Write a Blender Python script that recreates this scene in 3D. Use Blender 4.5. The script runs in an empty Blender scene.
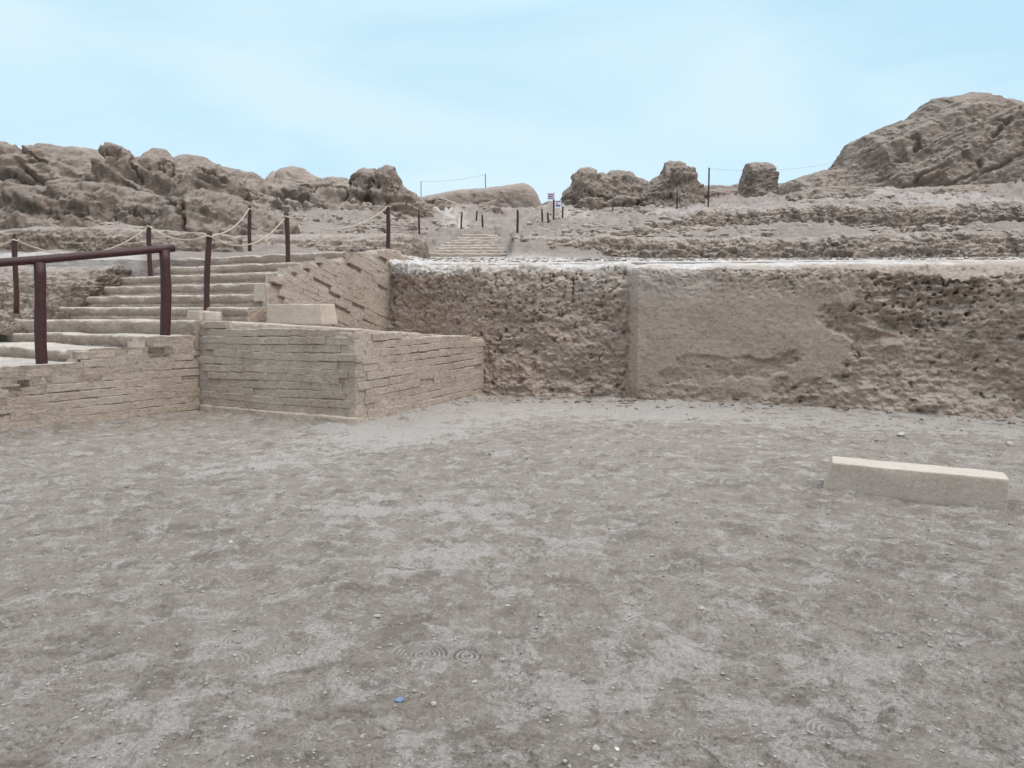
import bpy, bmesh, math, random
import numpy as np
from mathutils import Vector, Matrix

random.seed(7); rng = np.random.default_rng(7)
S = bpy.context.scene
COL = S.collection
R = math.radians

# ------------------------------------------------------------------ camera
F = 720.0; PITCH = math.atan(0.1); CH = 1.5
cam = bpy.data.cameras.new('camera'); camo = bpy.data.objects.new('camera', cam); COL.objects.link(camo)
cam.sensor_width = 36; cam.lens = 36*F/1024; cam.clip_end = 3000; cam.clip_start = 0.05
camo.location = (0, 0, CH); camo.rotation_euler = (math.pi/2 - PITCH, 0, 0)
S.camera = camo
S.render.resolution_x = 1024; S.render.resolution_y = 768
S.view_settings.view_transform = 'Standard'; S.view_settings.look = 'None'
S.view_settings.exposure = 0.27; S.view_settings.gamma = 1

# ------------------------------------------------------------------ world + sun (overcast)
W = bpy.data.worlds.new('World'); S.world = W; W.use_nodes = True
nt = W.node_tree; nt.nodes.clear()
def N(nt, t, **kw):
    n = nt.nodes.new(t)
    for k, v in kw.items():
        if k in n.inputs.keys() if hasattr(n.inputs, 'keys') else False: n.inputs[k].default_value = v
        else: setattr(n, k, v)
    return n
SUN_EL, SUN_AZ = 52, 118           # azimuth clockwise from +Y (to the right, a little behind the viewer)
sky = nt.nodes.new('ShaderNodeTexSky'); sky.sky_type = 'NISHITA'; sky.sun_disc = False
sky.sun_elevation = R(SUN_EL); sky.sun_rotation = R(SUN_AZ)
tc = nt.nodes.new('ShaderNodeTexCoord'); mp = nt.nodes.new('ShaderNodeMapping'); mp.inputs['Scale'].default_value = (1.2, 1, 3.4); mp.inputs['Rotation'].default_value = (0, .5, .3)
nz = nt.nodes.new('ShaderNodeTexNoise'); nz.inputs['Scale'].default_value = 1.5; nz.inputs['Detail'].default_value = 5; nz.inputs['Roughness'].default_value = .5
nz.inputs['Distortion'].default_value = .6
cr = nt.nodes.new('ShaderNodeValToRGB')
cr.color_ramp.elements[0].position = .38; cr.color_ramp.elements[0].color = (.52, .775, .92, 1)
cr.color_ramp.elements[1].position = .64; cr.color_ramp.elements[1].color = (.68, .875, .98, 1)
sx = nt.nodes.new('ShaderNodeSeparateXYZ'); hr = nt.nodes.new('ShaderNodeMapRange')
hr.inputs['From Min'].default_value = 0.36; hr.inputs['From Max'].default_value = 1.0; hr.inputs['To Min'].default_value = 9.0; hr.inputs['To Max'].default_value = 23
vm = nt.nodes.new('ShaderNodeVectorMath'); vm.operation = 'SCALE'
mx = nt.nodes.new('ShaderNodeMix'); mx.data_type = 'RGBA'; mx.inputs['Factor'].default_value = .92
bg = nt.nodes.new('ShaderNodeBackground'); bg.inputs['Strength'].default_value = .1
wo = nt.nodes.new('ShaderNodeOutputWorld')
L = nt.links.new
L(tc.outputs['Generated'], mp.inputs['Vector']); L(mp.outputs['Vector'], nz.inputs['Vector']); L(nz.outputs['Fac'], cr.inputs['Fac'])
L(tc.outputs['Generated'], sx.inputs[0]); L(sx.outputs['Z'], hr.inputs['Value'])
L(cr.outputs['Color'], vm.inputs[0]); L(hr.outputs['Result'], vm.inputs['Scale'])
zr = nt.nodes.new('ShaderNodeMapRange'); zr.inputs['From Min'].default_value = .36; zr.inputs['From Max'].default_value = .85; zr.interpolation_type = 'SMOOTHSTEP'
zm = nt.nodes.new('ShaderNodeMix'); zm.data_type = 'RGBA'; zm.inputs['B'].default_value = (.84, .91, .97, 1)
L(sx.outputs['Z'], zr.inputs['Value']); L(zr.outputs['Result'], zm.inputs['Factor']); L(cr.outputs['Color'], zm.inputs['A']); L(zm.outputs['Result'], vm.inputs[0])
L(sky.outputs['Color'], mx.inputs['A']); L(vm.outputs['Vector'], mx.inputs['B'])
L(mx.outputs['Result'], bg.inputs['Color']); L(bg.outputs['Background'], wo.inputs['Surface'])

sl = bpy.data.lights.new('sun', 'SUN'); sl.energy = 1.35; sl.angle = R(18); sl.color = (1, .93, .84)
slo = bpy.data.objects.new('sun', sl); COL.objects.link(slo)
sd = Vector((math.sin(R(SUN_AZ))*math.cos(R(SUN_EL)), math.cos(R(SUN_AZ))*math.cos(R(SUN_EL)), math.sin(R(SUN_EL))))
slo.rotation_euler = sd.to_track_quat('Z', 'Y').to_euler()

# ------------------------------------------------------------------ survey helpers (photo sighting -> place)
cP, sP = math.cos(PITCH), math.sin(PITCH)
def at(px, py, Y):
    a = (px-512)/F; b = (384-py)/F
    yy = cP + b*sP; zz = -sP + b*cP
    return np.array([a/yy*Y, Y, CH + zz/yy*Y])
def zat(py, Y):
    b = (384-py)/F
    return CH + (-sP+b*cP)/(cP+b*sP)*Y
def ground_at(px, py, z=0.0):
    b = (384-py)/F
    zz = (-sP+b*cP)/(cP+b*sP)
    return at(px, py, (z-CH)/zz)
def az(px, py=300):                       # X/Y for a column
    b = (384-py)/F
    return (px-512)/F/(cP+b*sP)
def px_of(X, Y): return 512 + F*np.asarray(X)/np.asarray(Y)*(cP+.11*sP)

# ------------------------------------------------------------------ noise
def vnoise(p, seed=0):
    p = np.asarray(p, dtype=np.float64); sh = p.shape[:-1]; p = p.reshape(-1, 3)
    i = np.floor(p).astype(np.int64); f = p - i; u = f*f*f*(f*(f*6-15)+10)
    def h(dx, dy, dz):
        a = ((i[:, 0]+dx)*374761393 + (i[:, 1]+dy)*668265263 + (i[:, 2]+dz)*1440662683 + seed*974634777) & 0xFFFFFFFF
        a = ((a ^ (a >> 13))*1274126177) & 0xFFFFFFFF
        a = ((a ^ (a >> 16))*2246822519) & 0xFFFFFFFF
        return ((a ^ (a >> 15)) & 0xFFFFFF)/float(0xFFFFFF)*2-1
    x, y, z = u[:, 0], u[:, 1], u[:, 2]
    c = lambda a, b, t: a+(b-a)*t
    r = c(c(c(h(0,0,0), h(1,0,0), x), c(h(0,1,0), h(1,1,0), x), y), c(c(h(0,0,1), h(1,0,1), x), c(h(0,1,1), h(1,1,1), x), y), z)
    return r.reshape(sh)
def fbm(p, oct=5, seed=0, gain=.5, ridged=False):
    p = np.asarray(p, dtype=np.float64); a = 1; s = 0; t = 0
    for o in range(oct):
        n = vnoise(p*(2.03**o)+o*17.3, seed+o)
        if ridged: n = 1-2*np.abs(n)
        s = s + a*n; t += a; a *= gain
    return s/t
def worley(p, seed=0):
    p = np.asarray(p, dtype=np.float64); sh = p.shape[:-1]; p = p.reshape(-1, 3)
    i = np.floor(p).astype(np.int64); best = np.full(len(p), 9.0); val = np.zeros(len(p))
    def hh(a, k):
        a = (a + k*2654435761) & 0xFFFFFFFF
        a = ((a ^ (a >> 13))*1274126177) & 0xFFFFFFFF
        return ((a ^ (a >> 16)) & 0xFFFFFF)/float(0xFFFFFF)
    for dx in (-1, 0, 1):
        for dy in (-1, 0, 1):
            for dz in (-1, 0, 1):
                c = i+np.array([dx, dy, dz])
                a = (c[:, 0]*374761393 + c[:, 1]*668265263 + c[:, 2]*1440662683 + seed*974634777) & 0xFFFFFFFF
                q = c + np.stack([hh(a, 1), hh(a, 2), hh(a, 3)], -1)
                d = ((p-q)**2).sum(-1); m = d < best
                best = np.where(m, d, best); val = np.where(m, hh(a, 4), val)
    return np.sqrt(best).reshape(sh), val.reshape(sh)
def sstep(a, b, x): t = np.clip((x-a)/(b-a), 0, 1); return t*t*(3-2*t)

# ------------------------------------------------------------------ object helpers
def tag(o, label=None, cat=None, group=None, kind=None):
    if label: o['label'] = label
    if cat: o['category'] = cat
    if group: o['group'] = group
    if kind: o['kind'] = kind
    return o
def link(name, me, mat=None, parent=None):
    o = bpy.data.objects.new(name, me); COL.objects.link(o)
    if mat and not me.materials: me.materials.append(mat)
    if parent: o.parent = parent
    return o
def empty(name, loc, rz=0):
    o = bpy.data.objects.new(name, None); COL.objects.link(o); o.location = loc; o.rotation_euler = (0, 0, rz)
    o.empty_display_size = .2
    bpy.context.view_layer.update()
    return o
def child(o, parent):                     # keep world placement when parenting to an unrotated empty
    o.parent = parent; o.location = Vector(o.location)-Vector(parent.location); return o
def mesh_np(name, V, Fq, smooth=True):
    me = bpy.data.meshes.new(name)
    V = np.ascontiguousarray(V, dtype=np.float32); Fq = np.ascontiguousarray(Fq, dtype=np.int32)
    k = Fq.shape[1]
    me.vertices.add(len(V)); me.vertices.foreach_set('co', V.ravel())
    me.loops.add(Fq.size); me.loops.foreach_set('vertex_index', Fq.ravel())
    me.polygons.add(len(Fq)); me.polygons.foreach_set('loop_start', np.arange(0, Fq.size, k, dtype=np.int32))
    me.polygons.foreach_set('use_smooth', np.full(len(Fq), smooth))
    me.update(calc_edges=True)
    return me
def grid_faces(n, m, flip=False):
    a = np.arange(n*m).reshape(n, m)
    f = np.stack([a[:-1, :-1], a[:-1, 1:], a[1:, 1:], a[1:, :-1]], -1).reshape(-1, 4)
    return f[:, ::-1] if flip else f
def grid(name, P, mat, parent=None, flip=False, attr=None):
    me = mesh_np(name, P.reshape(-1, 3), grid_faces(P.shape[0], P.shape[1], flip))
    if attr:
        for k, v in attr.items():
            a = me.attributes.new(k, 'FLOAT', 'POINT'); a.data.foreach_set('value', np.ascontiguousarray(v, dtype=np.float32).ravel())
    return link(name, me, mat, parent)
def normals(P):
    du = np.gradient(P, axis=0); dv = np.gradient(P, axis=1)
    n = np.cross(dv, du); n /= np.linalg.norm(n, axis=-1, keepdims=True)+1e-9
    return n

# ------------------------------------------------------------------ materials
def mat_base(name):
    m = bpy.data.materials.new(name); m.use_nodes = True; t = m.node_tree; t.nodes.clear()
    out = t.nodes.new('ShaderNodeOutputMaterial'); b = t.nodes.new('ShaderNodeBsdfPrincipled')
    b.inputs['Specular IOR Level'].default_value = .25
    t.links.new(b.outputs[0], out.inputs[0]); return m, t, b
def noise(t, vec, scale, detail=6, rough=.6, dist=0):
    n = t.nodes.new('ShaderNodeTexNoise'); n.inputs['Scale'].default_value = scale; n.inputs['Detail'].default_value = detail
    n.inputs['Roughness'].default_value = rough; n.inputs['Distortion'].default_value = dist
    t.links.new(vec, n.inputs['Vector']); return n.outputs['Fac']
def rng_(t, v, a, b, c=0, d=1, smooth=True):
    n = t.nodes.new('ShaderNodeMapRange'); n.interpolation_type = 'SMOOTHSTEP' if smooth else 'LINEAR'
    for k, x in zip(('From Min', 'From Max', 'To Min', 'To Max'), (a, b, c, d)): n.inputs[k].default_value = x
    t.links.new(v, n.inputs['Value']); return n.outputs['Result']
def mixc(t, fac, A, B):
    n = t.nodes.new('ShaderNodeMix'); n.data_type = 'RGBA'
    for k, x in (('Factor', fac), ('A', A), ('B', B)):
        if isinstance(x, (float, int)): n.inputs[k].default_value = x
        elif isinstance(x, tuple): n.inputs[k].default_value = (*x, 1) if len(x) == 3 else x
        else: t.links.new(x, n.inputs[k])
    return n.outputs['Result']
def mth(t, op, a, b=0.0, c=None):
    n = t.nodes.new('ShaderNodeMath'); n.operation = op
    for i, x in enumerate((a, b) if c is None else (a, b, c)):
        if isinstance(x, (float, int)): n.inputs[i].default_value = x
        else: t.links.new(x, n.inputs[i])
    return n.outputs[0]
def bump(t, h, strength, dist, prev=None):
    n = t.nodes.new('ShaderNodeBump'); n.inputs['Strength'].default_value = strength; n.inputs['Distance'].default_value = dist
    t.links.new(h, n.inputs['Height'])
    if prev is not None: t.links.new(prev, n.inputs['Normal'])
    return n.outputs[0]

def mud(name, base, dark, pale, top=.5, toplo=.45, tophi=.9, s=1.0, pit=.5, bmp=.6, salt_attr=None, strata=0.0, objvar=0.0, palelev=.35):
    """dry earth: base colour with darker brown clods, random fine dark specks standing in for crevice shade, pale salt and dust lying on upward surfaces. s = feature scale (1 = near)"""
    m, t, b = mat_base(name)
    g = t.nodes.new('ShaderNodeNewGeometry'); pos = g.outputs['Position']
    mpn = t.nodes.new('ShaderNodeMapping'); mpn.inputs['Scale'].default_value = (1, 1, 1.25); t.links.new(pos, mpn.inputs['Vector']); v = mpn.outputs[0]
    n1 = noise(t, v, .9*s, 6, .6, .4); n2 = noise(t, v, 5*s, 7, .65); n3 = noise(t, v, 38*s, 5, .7); n4 = noise(t, v, 120*s, 3, .6)
    c = mixc(t, rng_(t, n1, .35, .65), base, dark)
    c = mixc(t, rng_(t, n2, .58, .75, 0, .75), c, tuple(x*.62 for x in dark))
    c = mixc(t, rng_(t, n2, .5, .25, 0, .5), c, tuple(min(1, x*1.18) for x in base))
    c = mixc(t, rng_(t, n3, .3, .7, 0, .5), c, tuple(x*.75 for x in base))
    if name == 'rammed_wall_earth':
        ar = t.nodes.new('ShaderNodeAttribute'); ar.attribute_name = 'rough'
        nn_ = noise(t, v, 2.3, 5, .6)
        pl_ = mixc(t, rng_(t, nn_, .35, .65), (.455, .342, .278), (.40, .302, .246)); pl_ = mixc(t, rng_(t, noise(t, v, 30, 6, .75), .5, .7, 0, .5), pl_, (.27, .19, .15))
        c = mixc(t, ar.outputs['Fac'], pl_, c)
    n7 = noise(t, v, 13*s, 6, .75, .3)
    c = mixc(t, rng_(t, n7, .54, .66, 0, .65), c, tuple(x*.5 for x in dark))  # random fine dark specks, put into the colour in place of crevice shade
    c = mixc(t, rng_(t, n7, .46, .34, 0, .40), c, tuple(min(1, x*1.3) for x in base))
    # patchy pale efflorescence everywhere
    n5 = noise(t, v, 1.7*s, 8, .68, .3)
    c = mixc(t, rng_(t, n5, .55, .75, 0, palelev), c, pale)
    sp = t.nodes.new('ShaderNodeSeparateXYZ'); t.links.new(g.outputs['Normal'], sp.inputs[0])
    up = rng_(t, sp.outputs['Z'], toplo, tophi)
    n6 = noise(t, v, 3.1*s, 8, .7)
    upm = mth(t, 'MULTIPLY', up, rng_(t, n6, .3, .62, .35*top, top))
    if salt_attr:
        a = t.nodes.new('ShaderNodeAttribute'); a.attribute_name = salt_attr
        sal = mth(t, 'MULTIPLY', a.outputs['Fac'], rng_(t, noise(t, v, 2.2, 8, .75), .30, .56, .35, 1.0))
        c = mixc(t, upm, c, pale)
        specks = rng_(t, noise(t, v, 9, 4, .8), .56, .64, 1, .25)
        c = mixc(t, mth(t, 'MULTIPLY', sal, specks), c, (.67, .605, .57))
    else: c = mixc(t, upm, c, pale)
    if objvar:
        oi = t.nodes.new('ShaderNodeObjectInfo')
        hs = t.nodes.new('ShaderNodeHueSaturation'); t.links.new(c, hs.inputs['Color'])
        t.links.new(rng_(t, oi.outputs['Random'], 0, 1, 1-objvar, 1+objvar, False), hs.inputs['Value']); c = hs.outputs[0]
    t.links.new(c, b.inputs['Base Color']); b.inputs['Roughness'].default_value = .95
    vo = t.nodes.new('ShaderNodeTexVoronoi'); vo.inputs['Scale'].default_value = 11*s; t.links.new(v, vo.inputs['Vector'])
    h = bump(t, n2, bmp, .06/s); h = bump(t, n7, bmp, .035/s, h)
    h = bump(t, vo.outputs['Distance'], pit, .02/s, h)
    h = bump(t, n3, bmp, .012/s, h)
    h = bump(t, n4, bmp, .003/s, h)
    t.links.new(h, b.inputs['Normal']); return m

BASE = (.36, .275, .205); DARK = (.27, .195, .14); PALE = (.56, .51, .47)
M = {}
M['hill'] = mud('hill_earth', (.33, .262, .228), (.24, .185, .160), (.47, .40, .36), top=.3, s=.32, pit=.8, bmp=1.0, salt_attr='salt', palelev=.45)
M['ruin'] = mud('ruin_earth', (.275, .21, .172), (.17, .125, .10), (.46, .385, .335), top=.5, toplo=.35, s=.4, pit=.8, bmp=1.0, palelev=.45)
M['far'] = mud('far_earth', (.30, .235, .20), (.25, .193, .163), (.40, .335, .295), top=.3, s=.2, pit=.2, bmp=.3)
M['rubble'] = mud('rubble_earth', (.32, .245, .20), (.195, .143, .114), (.50, .43, .385), top=.6, s=.8, pit=1.0, bmp=1.0, palelev=.4)
M['wall'] = mud('rammed_wall_earth', (.44, .33, .265), (.33, .235, .183), (.57, .49, .44), top=.4, toplo=.3, tophi=.8, s=1.0, pit=.8, bmp=1.0, salt_attr='salt', palelev=.6)
M['brick'] = mud('mud_brick', (.47, .372, .305), (.37, .28, .222), (.60, .52, .46), top=.5, toplo=.6, s=1.5, pit=.4, bmp=.8, objvar=.03, palelev=.5)
M['mortar'] = mud('mud_mortar', (.47, .372, .305), (.37, .28, .222), (.58, .50, .44), top=.5, toplo=.5, s=1.5, pit=.4, bmp=.8, palelev=.5)
M['step'] = mud('step_earth', (.46, .362, .295), (.33, .248, .196), (.64, .565, .51), top=.8, toplo=.35, tophi=.85, s=1.3, pit=.7, bmp=1.0, palelev=.4)
M['block'] = mud('pale_block', (.50, .405, .335), (.44, .35, .285), (.48, .42, .38), top=.5, toplo=.5, s=2.5, pit=.1, bmp=.3, palelev=.3)
M['whiteblock'] = mud('pale_stone', (.64, .54, .47), (.56, .46, .40), (.74, .66, .60), top=.9, toplo=.5, s=2.5, pit=.1, bmp=.3, palelev=.3)
M['stone'] = mud('pebble_stone', (.40, .35, .31), (.22, .18, .155), (.58, .53, .49), top=.3, s=9, pit=.2, bmp=.3, objvar=.3)

def flat_mat(name, col, rough=.5, var=.3, scale=30, spec=.4):
    m, t, b = mat_base(name); g = t.nodes.new('ShaderNodeNewGeometry')
    n = noise(t, g.outputs['Position'], scale, 6, .7)
    c = mixc(t, rng_(t, n, .3, .7), col, tuple(x*(1-var) for x in col))
    n2 = noise(t, g.outputs['Position'], scale*.25, 8, .75)
    c = mixc(t, rng_(t, n2, .6, .72, 0, .6), c, tuple(min(1, x*2.2+.03) for x in col))
    t.links.new(c, b.inputs['Base Color']); b.inputs['Roughness'].default_value = rough; b.inputs['Specular IOR Level'].default_value = spec
    t.links.new(bump(t, n, .35, .004), b.inputs['Normal']); return m
M['paint'] = flat_mat('maroon_painted_wood', (.062, .019, .020), .55, .45, 25)
M['pole'] = flat_mat('weathered_pole', (.06, .045, .045), .7, .3, 10)
M['rope'] = flat_mat('cream_rope', (.50, .42, .33), .9, .3, 80)
M['wire'] = flat_mat('grey_wire', (.22, .22, .23), .7, .1, 10)
M['signwhite'] = flat_mat('sign_white', (.75, .72, .76), .5, .1, 10)
M['signpurple'] = flat_mat('sign_purple', (.20, .10, .26), .5, .2, 10)
M['blue'] = flat_mat('blue_plastic', (.17, .20, .32), .55, .2, 60)

# ------------------------------------------------------------------ site axes
C0 = np.array([-2.03, 9.3]); U = np.array([-.905, .425]); Vv = np.array([.425, .905])
def uv(u, v): return C0 + U*u + Vv*v
def u_for_px(px, v, py=300):
    k = az(px, py); a = C0 + Vv*v
    return (a[0]-k*a[1])/(k*U[1]-U[0])

# ------------------------------------------------------------------ courtyard ground
foot = []   # shoe sole ring prints: centre, radius, ring spacing, mask half plane, amplitude
def fp(px, py, r, sp, am, half=None, phase=0): p = ground_at(px, py); foot.append((p[0], p[1], r, sp, am, half, phase))
fp(420, 655, .125, .021, .0048, 'up'); fp(467, 656, .062, .022, .0048); fp(240, 640, .08, .020, .0026); fp(228, 661, .10, .021, .002, 'up')
fp(830, 731, .085, .019, .003, 'up'); fp(690, 736, .06, .019, .002, 'up'); fp(148, 602, .07, .02, .0022); fp(300, 700, .07, .02, .0016)
wall_base = [ (-16, 16.2), tuple(uv(9, -.02)), tuple(uv(2.81, 0)), tuple(uv(0, 0)), tuple(uv(0, 3.6)), (-.5, 12.55), (1.9, 12.1), (2.0, 11.95), (7.1, 10.0), (16, 6.55)]
flank_line = [(-4.57, 10.5), (-6.14, 8.64), (-9.5, 4.7)]
def seg_dist(X, Y, pts):
    d = np.full(X.shape, 99.0)
    for (x0, y0), (x1, y1) in zip(pts[:-1], pts[1:]):
        dx, dy = x1-x0, y1-y0; t = np.clip(((X-x0)*dx+(Y-y0)*dy)/(dx*dx+dy*dy), 0, 1)
        d = np.minimum(d, np.hypot(X-x0-t*dx, Y-y0-t*dy))
    return d
rows = np.concatenate([[2500, 1700, 1250, 1020, 900], np.arange(830, 392, -.95), np.arange(392, 372, -1.2)])
cols = np.concatenate([[-2500, -1500, -900, -500, -300], np.arange(-200, 1225, 1.2), [1300, 1500, 1900, 2500, 3500]])
Yr = CH*F/(rows-312.0)
azc = (cols-512)/F
Yg, Ag = np.meshgrid(Yr, azc, indexing='ij'); Xg = Ag*Yg
P3 = np.stack([Xg, Yg, np.zeros_like(Xg)], -1)
z = .030*fbm(P3*.5, 3, 1) + .016*fbm(P3*2.2, 4, 2) + .013*fbm(P3*8, 4, 3, .6, ridged=True) + .007*fbm(P3*26, 4, 4, .65)
wd, wv = worley(P3*np.array([6, 6, 1])+fbm(P3*4, 2, 5)[..., None]*.5, 4)
z += -.008*sstep(.45, .0, wd)*(wv > .55)
# flaky crust: little raised plates
cr_ = fbm(P3*np.array([5, 8, 1]), 6, 9, .62); z += .009*sstep(.0, .07, cr_)-.007*sstep(-.16, -.24, cr_)
d = np.minimum(seg_dist(Xg, Yg, wall_base), seg_dist(Xg, Yg, flank_line))
ka, kb = ground_at(833, 490), ground_at(1007, 509)
z += .018*np.exp(-(seg_dist(Xg, Yg, [(ka[0], ka[1]+.05), (kb[0]+.1, kb[1]+.12)])/.14)**2)*(.8+.8*fbm(P3*5, 3, 12))
z += .07*np.exp(-(d/.22)**1.3)*(1+.6*fbm(P3*3, 3, 6))
ring = np.zeros_like(z); ring_shade = np.zeros_like(z); salt = np.zeros_like(z)
for (fx, fy, r, sp, am, half, ph) in foot:
    dd = np.hypot(Xg-fx, (Yg-fy))+.006*fbm(P3*14, 2, 77);  mask = sstep(r+.012, r-.006, dd)
    if half == 'up': mask = mask*sstep(-.035, .0, (Yg-fy)+.12*(Xg-fx))
    mask = mask*sstep(-.75, -.2, fbm(P3*11, 3, 78))
    z = z*(1-.9*mask) + mask*(1.6*am*np.cos(dd/sp*2*math.pi) - am*.8)
    ring = np.maximum(ring, mask*(.5+.5*np.cos(dd/sp*2*math.pi))*min(1, am/.0040)); ring_shade = np.maximum(ring_shade, mask*(.5-.5*np.cos(dd/sp*2*math.pi))*min(1, am/.0040))
# pale band along the foot of the back wall at the right and before the platform corner
salt = sstep(2.4, .6, np.hypot((Xg-.55*(Yg-11))*.35-0.6, Yg-10.8))*.0
salt = sstep(1.6, .4, seg_dist(Xg, Yg, [(2.6, 10.9), (6.9, 9.0)]))*.85 + sstep(1.7, .2, seg_dist(Xg, Yg, [(-1.6, 9.2), (-.3, 11.3), (2, 10.9)]))*1.2 \
     + sstep(.9, .1, seg_dist(Xg, Yg, [(-2.6, 6.8), (-1.2, 8.6)]))*.5
for px, py, r in ((450, 560, .35), (300, 650, .25), (655, 655, .3), (610, 700, .2), (645, 755, .15), (560, 545, .3), (40, 672, .15), (255, 715, .15), (170, 730, .3), (360, 510, .5), (470, 510, .4), (850, 685, .3), (545, 690, .25), (800, 740, .3)):
    q = ground_at(px, py); salt = np.maximum(salt, .8*sstep(r*1.6, r*.1, np.hypot(Xg-q[0], Yg-q[1])))
P3[..., 2] = z
def gz(x, y):
    i = np.abs(Yr-y).argmin(); j = np.abs(azc-x/y).argmin(); return float(z[i, j])
def ground_mat():
    m, t, b = mat_base('courtyard_earth'); g = t.nodes.new('ShaderNodeNewGeometry'); v = g.outputs['Position']
    big = noise(t, v, .55, 7, .62, .5); mid = noise(t, v, 3.0, 9, .68, .35); mid2 = noise(t, v, 7.5, 9, .72, .2); fine = noise(t, v, 55, 6, .75); grain = noise(t, v, 260, 3, .7)
    c = mixc(t, rng_(t, big, .35, .68), (.43, .368, .315), (.35, .295, .25))
    c = mixc(t, rng_(t, mid, .49, .60, 0, .75), c, (.225, .187, .158))
    c = mixc(t, rng_(t, mid2, .48, .34, 0, .6), c, (.51, .45, .40))
    m3_ = noise(t, v, 16, 8, .75, .3)
    c = mixc(t, rng_(t, m3_, .53, .64, 0, .55), c, (.20, .162, .137))
    a = t.nodes.new('ShaderNodeAttribute'); a.attribute_name = 'salt'
    s1 = noise(t, v, 4.2, 12, .80, .5)
    thr = mth(t, 'MULTIPLY', a.outputs['Fac'], .10); s1b = mth(t, 'ADD', s1, thr)
    c = mixc(t, rng_(t, s1b, .52, .585, 0, .8), c, (.63, .575, .54))
    s2 = noise(t, v, 8, 10, .80, .4)
    c = mixc(t, rng_(t, s2, .52, .585, 0, .65), c, (.60, .535, .495))
    c = mixc(t, rng_(t, fine, .35, .7, 0, .55), c, (.22, .17, .14))
    c = mixc(t, rng_(t, grain, .3, .75, 0, .4), c, (.14, .108, .09))
    a2 = t.nodes.new('ShaderNodeAttribute'); a2.attribute_name = 'ring'
    c = mixc(t, mth(t, 'MULTIPLY', a2.outputs['Fac'], .9), c, (.62, .56, .52))
    a3 = t.nodes.new('ShaderNodeAttribute'); a3.attribute_name = 'ring_shade'
    c = mixc(t, mth(t, 'MULTIPLY', a3.outputs['Fac'], .6), c, (.24, .20, .17))  # grooves of the prints coloured darker, as painted shade
    t.links.new(c, b.inputs['Base Color']); b.inputs['Roughness'].default_value = .95
    h = bump(t, mid2, 1.0, .06); h = bump(t, m3_, .9, .03, h); h = bump(t, fine, 1.0, .010, h); h = bump(t, grain, .6, .0025, h)
    t.links.new(h, b.inputs['Normal']); return m
M['ground'] = ground_mat()
o = grid('ground', P3, M['ground'], flip=False, attr={'salt': salt, 'ring': ring, 'ring_shade': ring_shade}); tag(o, kind='structure')
# wide surrounding plain
me = mesh_np('plain', np.array([[-900, -900, -.12], [900, -900, -.12], [900, 900, -.12], [-900, 900, -.12]]), np.array([[0, 1, 2, 3]]))
tag(link('plain', me, M['ground']), kind='structure')

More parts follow.
